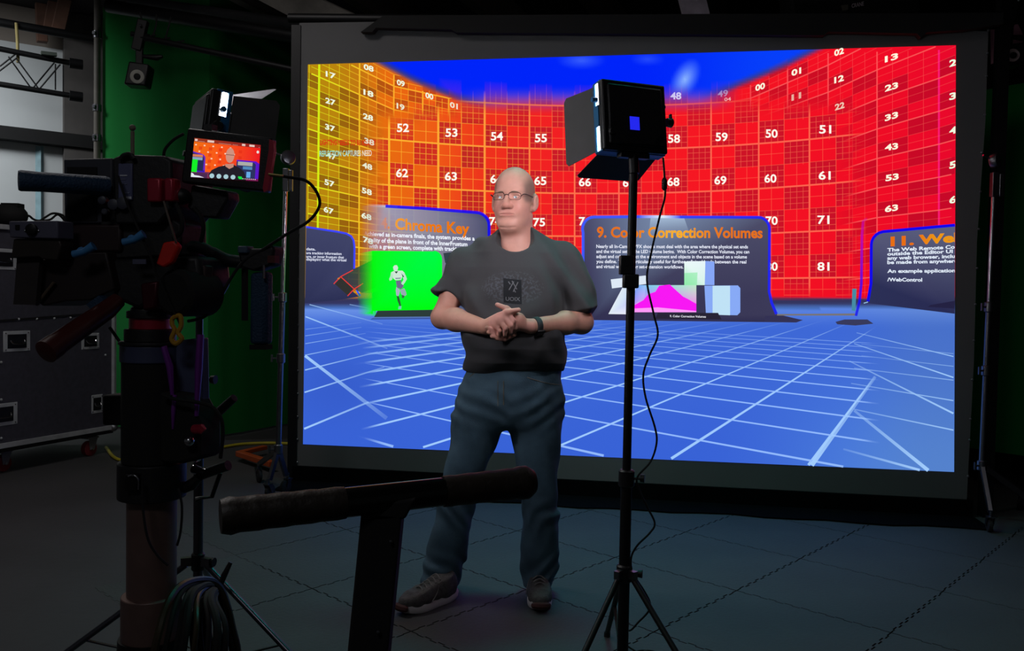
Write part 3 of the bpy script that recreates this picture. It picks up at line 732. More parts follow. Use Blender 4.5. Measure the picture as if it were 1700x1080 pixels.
cv = Canvas()                                                          # colour correction board
body = [(969, 532), (968, 442), (967.5, 386)] + rcorner(986, 380, 19, 180, 90, 6, 20) + [(1100, 359.5)] + rcorner(1259, 380, 18.5, 90, 0, 6, 19.5) + [(1277, 484), (1281, 502), (1290, 521), (1332, 531), (1320, 535), (982, 531)]
cols = [(66, 66, 96)] * 3 + [(74, 74, 106)] * 7 + [(120, 138, 170)] + [(76, 76, 104)] * 7 + [(60, 58, 88)] * 3 + [(50, 48, 80)] * 3
cv.poly(body, cols, L=3)
cv.poly([(1080, 362), (1136, 362), (1150, 402), (1076, 402)], [(190, 215, 240, .55), (190, 215, 240, .5), (110, 120, 150, 0), (110, 120, 150, 0)], L=3.4)
cv.line([(968, 442), (968, 386)] + rcorner(986, 380, 19, 180, 90, 6, 20) + [(1060, 359.5), (1100, 359.5), (1130, 360)] + rcorner(1259, 380, 18.5, 90, 0, 6, 19.5) + [(1277, 484), (1281, 502), (1289, 521)], 4.6, lambda p: mix((30, 36, 240), (60, 90, 252), ss(1300, 1000, p[0])) if abs(p[0] - 1105) > 20 else (225, 240, 255), 0.97, L=4)
cv.text('9. Color Correction Volumes', 991, 393.5, 1266, 394.5, 16.8, lambda x, y: mix((228, 112, 30), (250, 176, 40), math.exp(-((x - 1120) / 50) ** 2)), L=5, bold=0.03)
BT = ('Nearly all In-Camera VFX shoots must deal with the area where the physical set ends', 'and the virtual set on the LED volume begins.  With Color Correction Volumes, you can', 'adjust and color correct the environment and objects in the scene based on a volume', 'you define. This is particularly useful for further refining blends between the real', 'and virtual worlds using set-extension workflows.')
for k, (t_, x1) in enumerate(zip(BT, (1241.7, 1244, 1240, 1239, 1134.5))):
    cv.text(t_, 990, 411.3 + 8.35 * k, x1, 412 + 8.35 * k, 5.4, (236, 240, 255), L=5, bold=0.02)
cv.poly([(1048, 473), (1156, 473), (1156, 518), (1048, 518)], [(90, 190, 245), (190, 235, 200), (250, 60, 240), (250, 150, 245)], L=5.4)
cv.poly([(1048, 473), (1072, 473), (1070, 492), (1050, 508)], [(30, 140, 240, 1), (150, 200, 250, .9), (200, 180, 255, .4), (90, 120, 255, .5)], L=5.6)
cv.poly([(1050, 508), (1068, 498), (1076, 488), (1088, 484), (1094, 474), (1112, 472), (1134, 492), (1142, 496), (1156, 504), (1156, 518), (1050, 518)], (248, 24, 244), L=5.8); cv.poly([(1050, 512), (1092, 510), (1156, 516), (1156, 518), (1050, 518)], (255, 170, 250), 0.8, L=5.9)
cv.poly([(1014, 463.5), (1072, 457), (1074, 471), (1016, 478.5)], (222, 234, 246), L=6.2); cv.poly([(1034, 476), (1058, 473), (1048, 500), (1052, 521.5), (1010, 521)], [(222, 234, 246), (190, 216, 246), (190, 200, 250), (236, 236, 252), (228, 238, 246)], L=6)
cv.poly([(1136, 434), (1171, 433), (1170, 473), (1136, 473)], [(236, 250, 250), (232, 246, 250), (214, 244, 232), (150, 236, 176)], L=6.2); cv.poly([(1136, 453), (1158, 452), (1157, 473), (1136, 473)], (140, 236, 168), 0.7, L=6.4); cv.poly([(1171, 433), (1186, 434), (1186, 473), (1170, 473)], (134, 166, 246), L=6.2)
cv.poly([(1169.5, 474), (1225, 473.5), (1229, 478), (1229, 518), (1224, 523), (1172, 522)], (136, 170, 246), L=6); cv.poly([(1183, 474), (1212, 474), (1212, 523), (1183, 522)], (192, 226, 246), L=6.2)
cv.poly([(1092, 519), (1192, 519), (1198, 530), (1088, 529)], (40, 36, 54), L=6.6); cv.text('9. Color Correction Volumes', 1112, 526, 1172, 527, 3.4, (230, 230, 240), L=6.9, bold=0.02)
cv.poly([(1290, 521), (1420, 520), (1420, 523.5), (1290, 523.5)], (120, 116, 116), L=3.2); cv.poly([(1270, 524), (1300, 524), (1333, 531), (1322, 535), (1270, 534)], (52, 50, 84), L=3.3)
cv.poly([(1387, 534), (1402, 530), (1440, 530), (1450, 537), (1420, 540), (1390, 538)], (56, 58, 92), L=3.3)
cv.build('colour_correction_sign_picture', scr_sign, M_disp, picture, BASE[screen])

cv = Canvas()                                                          # web control board
cv.poly([(1441, 503), (1447, 470), (1447, 404)] + rcorner(1470, 406, 23, 180, 100, 5, 22) + [(1585.6, 373.5), (1584.9, 520.5)], [(44, 48, 86)] * 2 + [(80, 82, 116)] + [(86, 88, 120)] * 6 + [(92, 96, 126), (40, 42, 80)], L=3)
cv.poly([(1545, 506), (1584.9, 499), (1584.9, 512), (1540, 509)], (36, 34, 66), L=3.4)
cv.line([(1441, 500), (1446, 470), (1446.5, 404)] + rcorner(1470, 406, 23.5, 180, 100, 5, 22) + [(1585.4, 373.5)], 4.8, BL, L=4)
cv.line([(1440, 362), (1433, 367), (1431, 390), (1430, 470), (1427, 500), (1421, 524)], 4.4, lambda p: mix((196, 10, 160), (26, 10, 235), ss(440, 482, p[1])), lambda p: ss(360, 372, p[1]) * 0.9, L=4.2)
cv.line([(1434, 503), (1441, 501)], 1.6, (150, 190, 230), L=4.3); cv.poly([(1415, 479), (1422, 479), (1420, 516), (1414, 515)], (70, 140, 165), L=4.1)
cv.text('11. Web', 1478.5, 408, 1602, 400, 14.5, lambda x, y: mix((232, 110, 20), (236, 150, 20), ss(1510, 1560, x)), L=5, bold=0.045, clipx=1585)
for k, (t_, y) in enumerate((('The Web Remote Control', 417.5), ('outside the Editor UI with', 424), ('any web browser, including', 431), ('be made from anywhere', 438), ('An example application', 452.5))):
    x1 = (1610, 1608, 1606, 1590, 1586)[k]
    cv.text(t_, 1473, y, x1, y - (6.5, 5.5, 4, 2.5, 1)[k], 5.6, (226, 236, 250), L=5, bold=0.035, clipx=1585)
cv.text('/WebControl', 1473, 466.5, 1531, 467, 5.6, (226, 236, 250), L=5, bold=0.035)
cv.build('web_control_sign_picture', scr_sign, M_disp, picture, BASE[screen])

# ------------------------------------------------------------------ the presenter
MY = 3.5
def M(px, py, d=0.0): return np.array(at(px, py, MY + d))
pb = onfloor(825, 996); person = thing('person', 'bald man in black t-shirt, jeans and trainers with clasped hands before the screen', 'person', (pb.x, MY, 0))
def attr_mat(name, rough, bump=0.0, bscale=200, sss=0.0, spec=0.4):
    mt = bpy.data.materials.new(name); mt.use_nodes = True; nt = mt.node_tree; b_ = nt.nodes['Principled BSDF']
    a_ = nt.nodes.new('ShaderNodeAttribute'); a_.attribute_name = 'Col'
    nz = nt.nodes.new('ShaderNodeTexNoise'); nz.inputs['Scale'].default_value = 45; tc = nt.nodes.new('ShaderNodeTexCoord')
    nt.links.new(tc.outputs['Object'], nz.inputs['Vector'])
    mr = nt.nodes.new('ShaderNodeMapRange'); mr.inputs[3].default_value = 0.9; mr.inputs[4].default_value = 1.1
    nt.links.new(nz.outputs['Fac'], mr.inputs[0])
    mx = nt.nodes.new('ShaderNodeVectorMath'); mx.operation = 'SCALE'
    nt.links.new(a_.outputs['Color'], mx.inputs[0]); nt.links.new(mr.outputs[0], mx.inputs['Scale'])
    nt.links.new(mx.outputs[0], b_.inputs['Base Color']); b_.inputs['Roughness'].default_value = rough
    b_.inputs['Specular IOR Level'].default_value = spec
    if sss: b_.inputs['Subsurface Weight'].default_value = sss; b_.inputs['Subsurface Radius'].default_value = (0.01, 0.004, 0.002); b_.inputs['Subsurface Scale'].default_value = 0.4
    if bump:
        n2 = nt.nodes.new('ShaderNodeTexNoise'); n2.inputs['Scale'].default_value = bscale; nt.links.new(tc.outputs['Object'], n2.inputs['Vector'])
        bp = nt.nodes.new('ShaderNodeBump'); bp.inputs['Strength'].default_value = bump; bp.inputs['Distance'].default_value = 0.004
        nt.links.new(n2.outputs['Fac'], bp.inputs['Height']); nt.links.new(bp.outputs['Normal'], b_.inputs['Normal'])
    return mt
# head frame: origin between the ears at eye level
YAW = math.radians(17)
HO = M(853.5, 330.5, 0.01)
hF = np.array([-math.sin(YAW), -math.cos(YAW), 0]); hS = np.array([math.cos(YAW), -math.sin(YAW), 0]); hU = np.array([0, 0, 1.0])
HB = np.stack([hS, hF, hU], 1)
def to_head(P): return (P - HO) @ HB
def head_pt(a, b_, c): return HO + hS * a + hF * b_ + hU * c
def head_core(Q):
    A = np.abs(Q[:, 0]); S = np.stack([A, Q[:, 1], Q[:, 2]], 1)
    d = d_ell(S, (0, -0.008, 0.034), (0.0825, 0.1, 0.099))
    d = smin(d, d_ell(S, (0, 0.028, -0.035), (0.071, 0.066, 0.085)), 0.03)
    d = smin(d, d_ell(S, (0.0, 0.03, -0.083), (0.06, 0.055, 0.045)), 0.025)
    d = smin(d, d_cap(S, (0.05, -0.015, -0.07), (0.02, 0.068, -0.113), 0.024, 0.022), 0.025)    # jaw
    d = smin(d, d_ell(S, (0, 0.078, -0.111), (0.024, 0.02, 0.017)), 0.016)                      # chin
    d = smin(d, d_ell(S, (0, 0.03, -0.128), (0.046, 0.048, 0.029)), 0.02)                       # soft chin
    d = smin(d, d_ell(S, (0.036, 0.06, -0.045), (0.026, 0.028, 0.028)), 0.022)                  # cheek
    d = smin(d, d_cap(S, (0, 0.086, 0.02), (0.036, 0.072, 0.019), 0.014, 0.011), 0.016)         # brow
    return d
def mound(S): return smin(head_core(S), d_ell(S, (0, 0.084, -0.068), (0.036, 0.0105, 0.021)), 0.012)
def skin_b(a, c):                       # how far forward the face surface lies
    bb = np.linspace(.13, .02, 441); d = mound(np.stack([np.full(441, a), bb, np.full(441, c)], 1)); return bb[np.argmax(d < 0)]
MA = (0, .009, .018, .026, .0305)
MOUTH = [[(a, skin_b(a, -.0665 - .08 * a) - dz, -.0665 - .08 * a) for a in MA] for dz in (.0012,)] + [[(a, skin_b(a, -.0755 + .06 * a) - .0014, -.0755 + .06 * a) for a in MA]] + [[(a, skin_b(a, -.0708 - .03 * a) + .0014, -.0708 - .03 * a) for a in MA]]
FOLD = [(a, skin_b(a, -.127 + .12 * a) + .0012, -.127 + .12 * a) for a in (0, .016, .032)]
def head_sdf(Q):
    A = np.abs(Q[:, 0]); S = np.stack([A, Q[:, 1], Q[:, 2]], 1)
    d = head_core(Q)
    d = smax(d, -d_ell(S, (0.033, 0.103, -0.003), (0.02, 0.016, 0.013)), 0.012)                 # eye socket
    d = smin(d, d_ell(S, (0.032, 0.0765, -0.002), (0.0165, 0.0125, 0.0125)), 0.004)             # lids around the eye
    d = smin(d, d_cap(S, (0, 0.093, 0.006), (0, 0.112, -0.034), 0.009, 0.0145), 0.012)          # nose
    d = smin(d, d_ell(S, (0, 0.111, -0.037), (0.0165, 0.013, 0.0115)), 0.008)
    d = smin(d, d_ell(S, (0.0165, 0.1, -0.04), (0.009, 0.012, 0.0095)), 0.007)                 # nostril wing
    d = smax(d, -d_ell(S, (0.0075, 0.107, -0.049), (0.004, 0.005, 0.004)), 0.003)
    d = smin(d, d_ell(S, (0, 0.084, -0.068), (0.036, 0.0105, 0.021)), 0.012)                     # mouth mound
    up = d_chain(S, MOUTH[0], (.0042, .0042, .0038, .003, .0016), .002); lo = d_chain(S, MOUTH[1], (.005, .005, .0045, .0035, .002), .002)
    d = smin(smin(d, up, 0.005), lo, 0.005)
    d = smax(d, -d_chain(S, MOUTH[2], (.0024, .0024, .0023, .0021, .0018), .001), 0.0025)
    d = smax(d, -d_chain(S, FOLD, (.0022, .002, .0016), .001), 0.007)        # fold under the chin
    # ear
    e = d_ell(S, (0.0885, -0.012, -0.012), (0.013, 0.022, 0.034)); e = smin(e, d_ell(S, (0.082, -0.002, -0.042), (0.011, 0.012, 0.012)), 0.008)
    e = smax(e, -d_ell(S, (0.1025, -0.004, -0.008), (0.009, 0.011, 0.018)), 0.005)
    return smin(d, e, 0.010)
EL = [M(734, 527, -0.03), M(966, 535, -0.06)]; WR = [M(806, 543, -0.205), M(881, 541.5, -0.2)]; SH = [M(772, 441, 0.03), M(940, 439, 0.03)]
def hand_front(P):
    d = d_cap(P, M(808, 542, -.208), M(829, 531, -.245), .027, .027)
    d = smin(d, d_cap(P, M(815, 538, -.22), M(838, 524, -.245), .024, .02), .014)
    d = smin(d, d_cap(P, M(845, 521, -.252), M(823, 541, -.25), .0145, .013), .014)
    F_ = [[(844, 521, -.254), (853, 533, -.263), (855, 545, -.25)], [(838, 527, -.259), (848, 540, -.268), (848, 551, -.255)],
          [(831, 533, -.259), (839, 545, -.268), (838, 555.5, -.255)], [(823, 538.5, -.255), (829.5, 549, -.262), (828, 558, -.25)]]
    for i, f in enumerate(F_):
        r = (.0098, .0102, .0098, .0086)[i]
        d = smin(d, d_chain(P, [M(*q) for q in f], (r * 1.1, r, r * .82), .004), .005)
    return smin(d, d_chain(P, [M(825, 529, -.24), M(842, 517.5, -.262), M(861, 514, -.256)], (.014, .0118, .0088), .006), .008)
def hand_back(P):
    d = d_cap(P, M(878, 541, -.202), M(857, 536, -.222), .026, .029)
    d = smin(d, d_cap(P, M(862, 528, -.225), M(848, 545, -.22), .022, .022), .015)
    F_ = [[(848, 541, -.225), (823, 550, -.243), (808, 543.5, -.262)], [(850, 548, -.22), (826, 556.5, -.24), (811, 551.5, -.262)],
          [(852, 552, -.216), (832, 560.5, -.236), (817, 558, -.258)], [(854, 555, -.214), (838, 563, -.232), (824, 562, -.25)]]
    for i, f in enumerate(F_):
        r = (.0095, .0098, .0095, .0085)[i]
        d = smin(d, d_chain(P, [M(*q) for q in f], (r * 1.1, r, r * .85), .004), .005)
    return smin(d, d_chain(P, [M(858, 524, -.23), M(841, 512, -.252), M(825.5, 505.5, -.25)], (.0135, .0115, .0088), .006), .008)
def body_sdf(P):
    Q = to_head(P)
    d = head_sdf(Q)
    neck = d_cap(P, head_pt(0, -0.03, -0.05), M(857, 430, 0.025), 0.064, 0.082)
    d = smin(d, neck, 0.02)
    d = smin(d, d_cap(P, M(800, 432, .03), M(908, 430, .03), .06), .04)
    tr = None
    for k in (0, 1):
        a_ = d_chain(P, [SH[k], SH[k] * .45 + EL[k] * .55, EL[k]], (.05, .048, .044 + .001 * k), .02)
        mid = EL[k] * .66 + WR[k] * .34 + np.array([0, 0, .004])
        a_ = smin(a_, d_chain(P, [EL[k], mid, WR[k]], (.043 + .001 * k, .0455, .0285), .02), .02)
        d = smin(d, a_, .02)
    d = smin(d, d_cap(P, M(855, 440, .03), M(855, 600, .02), .09), .03)
    h1 = hand_front(P); h2 = hand_back(P)
    d = smin(d, smin(h1, h2, .0025), .012)
    return d
def skin_col(P):
    Q = to_head(P); A = np.abs(Q[:, 0]); n = len(P)
    base = np.array(lin((208, 149, 133)))[None].repeat(n, 0)
    def blend(t, c): base[:] = base * (1 - t[:, None]) + np.array(lin(c)) * t[:, None]
    inh = Q[:, 2] > -0.16
    blend(inh * np.exp(-((A - .04) / .024) ** 2 - ((Q[:, 2] + .045) / .026) ** 2) * (Q[:, 1] > .03) * .5, (208, 128, 116))
    blend(inh * np.exp(-(A / .016) ** 2 - ((Q[:, 2] + .035) / .018) ** 2) * (Q[:, 1] > .09) * .5, (205, 122, 112))
    blend(inh * np.exp(-(A / .024) ** 4 - ((Q[:, 2] + .0705) / .0075) ** 2) * (Q[:, 1] > .07) * .75, (184, 108, 100))
    blend(inh * np.exp(-((A - .034) / .02) ** 4 - ((Q[:, 2] - .0195) / .0045) ** 2) * (Q[:, 1] > .06) * .5, (150, 110, 92))
    hands = (P[:, 2] < 1.3) & (np.abs(P[:, 0]) < .09)
    blend(hands * .45, (214, 150, 138))
    blend(((P[:, 2] < 1.3) & ~hands) * .35, (196, 142, 118))
    # grey stubble at the sides and back of the skull
    h = np.maximum(sst(.03, -.01, Q[:, 1]), sst(.078, .05, Q[:, 1]) * sst(.03, .072, A) * sst(-.03, -.005, Q[:, 2])) * sst(-.05, -.02, Q[:, 2]) * sst(.105, .06, Q[:, 2] + 0.3 * np.maximum(Q[:, 1], -.06)) * (A < .087)
    blend(h * .8, (108, 88, 82))
    return np.clip(base, 0, 1)
sdf_obj('body', body_sdf, M(700, 620, -.32) - .02, M(1000, 268, .16) + .02, 0.0027, attr_mat('skin', 0.5, 0.12, 260, sss=0.08), person, color=skin_col)
M_eye = mat('eye_white', (168, 158, 154), 0.25, var=0.03); M_iris = mat('iris_grey', (70, 84, 92), 0.2)
for s in (-1, 1):
    c = head_pt(.032 * s, .0785, -.002)
    e = obj('eye', MB().ball(c, .0122, 16, (1, 1, .7)), M_eye, person)
    look = Vector(hF + hS * -.12).normalized()
    obj('iris', MB().lathe(Vector(c) + look * .0108, look, [(0, .0052), (.0016, .0048), (.0018, .002)], n=14), M_iris, e)
    obj('eyebrow', MB().sweep([head_pt((.016 + .007 * i) * s, skin_b(.016 + .007 * i, .0185 + (.0, .0015, .002, .0012, -.001)[i]) - .0006, .0185 + (.0, .0015, .002, .0012, -.001)[i]) for i in range(5)], [.0018, .0026, .0026, .002, .001], 6), mat('sandy_grey_hair', (124, 96, 82), .9), person)
    lid = [head_pt((.032 + .0155 * math.cos(t)) * s, .0785 + .0105 * math.sin(t) ** 0.5 if math.sin(t) > 0 else .0785, .0035 + .003 * math.sin(t)) for t in np.linspace(.15, math.pi - .15, 9)]
    obj('eyelid', MB().sweep(lid, .0022, 6), mat('eyelid_skin', (176, 124, 110), 0.6), e)
# glasses
M_frame = mat('dark_red_brown_frame', (58, 20, 24), 0.35, 0.4)
M_lens = bpy.data.materials.new('spectacle_lens'); M_lens.use_nodes = True
nt = M_lens.node_tree; nt.nodes.clear()
tr_ = nt.nodes.new('ShaderNodeBsdfTransparent'); gl_ = nt.nodes.new('ShaderNodeBsdfGlossy'); gl_.inputs['Roughness'].default_value = .05
fr_ = nt.nodes.new('ShaderNodeFresnel'); mx_ = nt.nodes.new('ShaderNodeMixShader'); ou_ = nt.nodes.new('ShaderNodeOutputMaterial')
mu_ = nt.nodes.new('ShaderNodeMath'); mu_.operation = 'MULTIPLY'; mu_.inputs[1].default_value = .04; fr_.inputs[0].default_value = 1.3
nt.links.new(fr_.outputs[0], mu_.inputs[0]); nt.links.new(mu_.outputs[0], mx_.inputs[0]); nt.links.new(tr_.outputs[0], mx_.inputs[1]); nt.links.new(gl_.outputs[0], mx_.inputs[2]); nt.links.new(mx_.outputs[0], ou_.inputs[0])
fr = MB()
rim0 = None
rims = {}
for s in (-1, 1):
    rim = []
    for t in np.linspace(0, 2 * math.pi, 28, endpoint=False):
        u, v = math.cos(t), math.sin(t)
        u = math.copysign(abs(u) ** .5, u); v = math.copysign(abs(v) ** .55, v)
        rim.append(head_pt(s * (.034 + .0245 * u), .1105 - .007 * (u * .5 + .5) - .004, .0005 + .0145 * v - .001 * u))
    rims[s] = rim
    fr.sweep(rim, .0009, 6, closed=True)
    fr.sweep([q for q in rim[1:14]], .0014, 6)
    fr.sweep(spline([rim[0], head_pt(s * .068, .094, .008), head_pt(s * .078, .07, .009), head_pt(s * .083, .01, .006), head_pt(s * .086, -.012, .004)], 5), .0018, 6)
fr.sweep(spline([head_pt(-.010, .104, .004), head_pt(0, .11, .007), head_pt(.010, .104, .004)], 4), .0015, 6)
gl = obj('eyeglasses', fr, M_frame, person, label='thin dark red rectangular eyeglasses')
for s in (-1, 1):
    obj('lens', MB().add(rims[s], [tuple(range(28))]), M_lens, gl)

# t-shirt
zpx = lambda py: M(853, py)[2]
TT = np.array([(626, 852, .185, .115, .0), (612, 853, .202, .135, -.002), (598, 855, .212, .158, -.014), (575, 855.5, .214, .180, -.026), (555, 855.5, .213, .183, -.028), (520, 856, .208, .168, -.02), (480, 856, .212, .152, -.005), (445, 856, .212, .137, .01), (420, 856, .19, .12, .02), (400, 857, .14, .10, .03), (386, 857, .085, .085, .03), (370, 857, .05, .06, .03)], float)
TZ = np.array([zpx(q) for q in TT[:, 0]]); TX = np.array([M(c, y)[0] for y, c in TT[:, :2]])
def fold(P, kx, ky, kz, ph): return np.sin(P[:, 0] * kx + P[:, 1] * ky + P[:, 2] * kz + ph + 1.3 * np.sin(P[:, 2] * 17 + P[:, 0] * 9 + ph))
def shirt_sdf(P):
    z = P[:, 2]; o = np.argsort(TZ)
    cx = np.interp(z, TZ[o], TX[o]); rx = np.interp(z, TZ[o], TT[o, 2]); ry = np.interp(z, TZ[o], TT[o, 3]); cy = MY + np.interp(z, TZ[o], TT[o, 4])
    ax = np.abs((P[:, 0] - cx) / rx); ay = np.abs((P[:, 1] - cy) / ry)
    d = ((ax ** 2.35 + ay ** 2.35) ** (1 / 2.35) - 1) * np.minimum(rx, ry)
    d = smin(d, d_cap(P, M(800, 436, .03), M(910, 434, .03), .07, .07), .04)
    trap = d_cap(P, M(842, 405, .04), M(787, 426, .03), .058, .058); trap = smin(trap, d_cap(P, M(874, 402, .04), M(926, 422, .03), .058, .058), .03)
    d = smin(d, trap, .03)
    for k, (hx, hy, r0, r1) in enumerate(((742.5, 490, .071, .068), (963, 523, .072, .077))):
        a_ = SH[k]; b_ = SH[k] + (EL[k] - SH[k]) * (.62, .86)[k] + np.array([(-.012, .016)[k], 0, 0]); ax_ = (b_ - a_) / np.linalg.norm(b_ - a_)
        sl = d_cap(P, a_, b_ + ax_ * .05, r0, r1)
        sl = sl + .004 * fold(P, 60, 20, 40, k * 2.) * sst(0, .1, (P - a_) @ ax_)
        sl = smax(sl, (P - b_) @ ax_ , .006)
        d = smin(d, sl, .03)
    # drape folds: soft on the chest, diagonal from the armpits, sagging above the hem
    lower = sst(zpx(470), zpx(560), z) * 1.0
    side = sst(.05, .17, np.abs(P[:, 0] - cx))
    d = d + .009 * fold(P, 46 * 1, 10, 22, .4) * side * sst(zpx(600), zpx(540), z) + .004 * fold(P, 12, 20, 46, 2.) * sst(zpx(560), zpx(590), z)
    d = d + .0045 * fold(P, 30, 8, -26, 1.) * sst(zpx(440), zpx(500), z)
    hem = zpx(614) + .010 * np.sin(P[:, 0] * 14)
    d = smax(d, hem - z, .008)
    neck = d_cap(P, M(855, 330, .0), M(855, 390, -.06), .07, .077)
    neck = smin(neck, d_ell(P, M(855, 388, -.07), (.073, .07, .048)), .02)
    d = smax(d, -neck, .006)
    return d
shirtmat = bpy.data.materials.new('black_cotton'); shirtmat.use_nodes = True
nt = shirtmat.node_tree; bs = nt.nodes['Principled BSDF']; bs.inputs['Roughness'].default_value = .92; bs.inputs['Specular IOR Level'].default_value = .15
bs.inputs['Sheen Weight'].default_value = .08
tc = nt.nodes.new('ShaderNodeTexCoord'); n1 = nt.nodes.new('ShaderNodeTexNoise'); n1.inputs['Scale'].default_value = 105; n1.inputs['Detail'].default_value = 5
nt.links.new(tc.outputs['Object'], n1.inputs['Vector'])
sp = nt.nodes.new('ShaderNodeSeparateXYZ'); nt.links.new(tc.outputs['Object'], sp.inputs[0])
def mth(op, a, b=None, nt=nt):
    n = nt.nodes.new('ShaderNodeMath'); n.operation = op
    for i, q in enumerate((a, b)):
        if q is None: continue
        if isinstance(q, (int, float)): n.inputs[i].default_value = q
        else: nt.links.new(q, n.inputs[i])
    return n.outputs[0]
ec = M(851, 478) - np.array(BASE[person])                              # faded oval print on the chest
ex = mth('DIVIDE', mth('SUBTRACT', sp.outputs['X'], float(ec[0])), .125); ez = mth('DIVIDE', mth('SUBTRACT', sp.outputs['Z'], float(ec[2])), .066)
rr = mth('ADD', mth('MULTIPLY', ex, ex), mth('MULTIPLY', ez, ez))
inside = mth('MULTIPLY', mth('LESS_THAN', rr, 1.0), mth('LESS_THAN', sp.outputs['Y'], 0.0))
edge_ = mth('SUBTRACT', 1.0, mth('MULTIPLY', rr, .7))
blot = mth('MULTIPLY', mth('GREATER_THAN', n1.outputs['Fac'], .52), inside)
fac = mth('MULTIPLY', mth('MULTIPLY', blot, edge_), .42)
mxc = nt.nodes.new('ShaderNodeMix'); mxc.data_type = 'RGBA'
nt.links.new(fac, mxc.inputs[0]); mxc.inputs[6].default_value = (*lin((68, 67, 69)), 1); mxc.inputs[7].default_value = (*lin((104, 108, 118)), 1)
nt.links.new(mxc.outputs[2], bs.inputs['Base Color'])
n2 = nt.nodes.new('ShaderNodeTexNoise'); n2.inputs['Scale'].default_value = 300; nt.links.new(tc.outputs['Object'], n2.inputs['Vector'])
bp = nt.nodes.new('ShaderNodeBump'); bp.inputs['Strength'].default_value = .15; bp.inputs['Distance'].default_value = .003
nt.links.new(n2.outputs['Fac'], bp.inputs['Height']); nt.links.new(bp.outputs['Normal'], bs.inputs['Normal'])
shirt = sdf_obj('t_shirt', shirt_sdf, M(695, 640, -.26) - .01, M(1015, 372, .22) + .01, 0.0045, shirtmat, person, label='black t-shirt with a faded grey chest print', relax=2)
# collar band
def ray_hit(bvh, px, py):
    d = ray(px, py).normalized(); h = bvh.ray_cast(CAMPOS, d); return h[0], d
def bvh_of(o):
    me = o.data; off = BASE[person]
    return BVHTree.FromPolygons([v.co + off for v in me.vertices], [tuple(p.vertices) for p in me.polygons])
SB = bvh_of(shirt)
def decal(name, canvas_pts, faces, material, parent, lift=.0025):
    vs = []
    for (px, py) in canvas_pts:
        h, d = ray_hit(SB, px, py)
        h = h if h is not None else Vector(M(px, py, -.15)); vs.append(h - d * lift)
    me = MB().add(vs, faces); return obj(name, me, material, parent)
gridp, gridf = [], []
for j in range(9):
    for i in range(7): gridp.append((835.5 + 30 * i / 6 + j * .1, 461.5 + 40 * j / 8 + i * .5))
gridf = [(j * 7 + i, j * 7 + i + 1, j * 7 + i + 8, j * 7 + i + 7) for j in range(8) for i in range(6)]
M_print = mat('faded_grey_print', (112, 112, 116), 0.9); M_pdark = mat('dark_print_panel', (24, 25, 30), 0.9)
decal('print_panel', gridp, gridf, M_pdark, shirt, .003)
def textdecal(txt, cx, cy, cap, wid, slope=0.03):
    vs, fs = text_geom(txt, 0.01); lo, hi = vs[:, 0].min(), vs[:, 0].max()
    pts = [(cx + (u - lo) / (hi - lo) * wid - wid / 2, cy + cap / 2 - v / .69 * cap + slope * ((u - lo) / (hi - lo) - .5) * wid) for u, v in vs]
    return pts, fs
p_, f_ = textdecal('UOIX', 851.5, 496, 6.2, 24); decal('print_lettering', p_, f_, M_print, shirt, .0045)
for (x0, y0, x1, y1) in ((844, 467, 856, 485), (853, 467, 845, 481), (850, 466, 858, 480), (860, 468, 852, 484)):
    nx, ny = (y1 - y0), -(x1 - x0); l = math.hypot(nx, ny); nx, ny = nx / l * .8, ny / l * .8
    decal('print_stroke', [(x0 + nx, y0 + ny), (x1 + nx, y1 + ny), (x1 - nx, y1 - ny), (x0 - nx, y0 - ny)], [(0, 1, 2, 3)], M_print, shirt, .0045)

# jeans
JT = np.array([(596, 853, .188, .135), (612, 853, .198, .138), (640, 850, .210, .142), (665, 847, .212, .14), (690, 844, .2, .125), (712, 843, .165, .1)], float)
LL = np.array([(640, 810, 41, .118, .0), (665, 803, 45.5, .112, 0), (690, 797, 47, .105, .0), (726, 789, 41, .098, 0), (760, 779, 36, .09, -.005), (786, 769, 33, .085, -.012), (820, 761, 31.5, .08, -.015), (849, 755, 31.5, .08, -.008), (880, 749, 32, .082, .005), (907, 744, 34, .085, .02), (931, 737.5, 35, .088, .03), (955, 733, 33.5, .085, .03), (985, 730, 33, .083, .03)], float)
RL = np.array([(640, 892, 42, .118, .0), (665, 889, 46, .112, 0), (690, 888, 47, .105, .0), (726, 890, 42, .098, 0), (767, 891.5, 36, .088, -.005), (800, 894, 31, .08, -.012), (834, 895.5, 29, .077, -.015), (849, 897.5, 30.5, .08, -.008), (900, 897, 32, .083, .02), (935, 896, 32.5, .085, .035), (960, 893.5, 29, .08, .04), (985, 892, 26.5, .075, .04)], float)
def loftz(P, T, px=True):
    zz = np.array([zpx(q) for q in T[:, 0]]); xx = np.array([M(c, y)[0] for y, c in T[:, :2]]); o = np.argsort(zz); z = P[:, 2]
    cx = np.interp(z, zz[o], xx[o]); rx = np.interp(z, zz[o], T[o, 2] / (400.0 if px else 1)); ry = np.interp(z, zz[o], T[o, 3])
    cy = MY + (np.interp(z, zz[o], T[o, 4]) if T.shape[1] > 4 else 0.0)
    ax = np.abs((P[:, 0] - cx) / rx); ay = np.abs((P[:, 1] - cy) / ry)
    return ((ax ** 2.2 + ay ** 2.2) ** (1 / 2.2) - 1) * np.minimum(rx, ry), cx
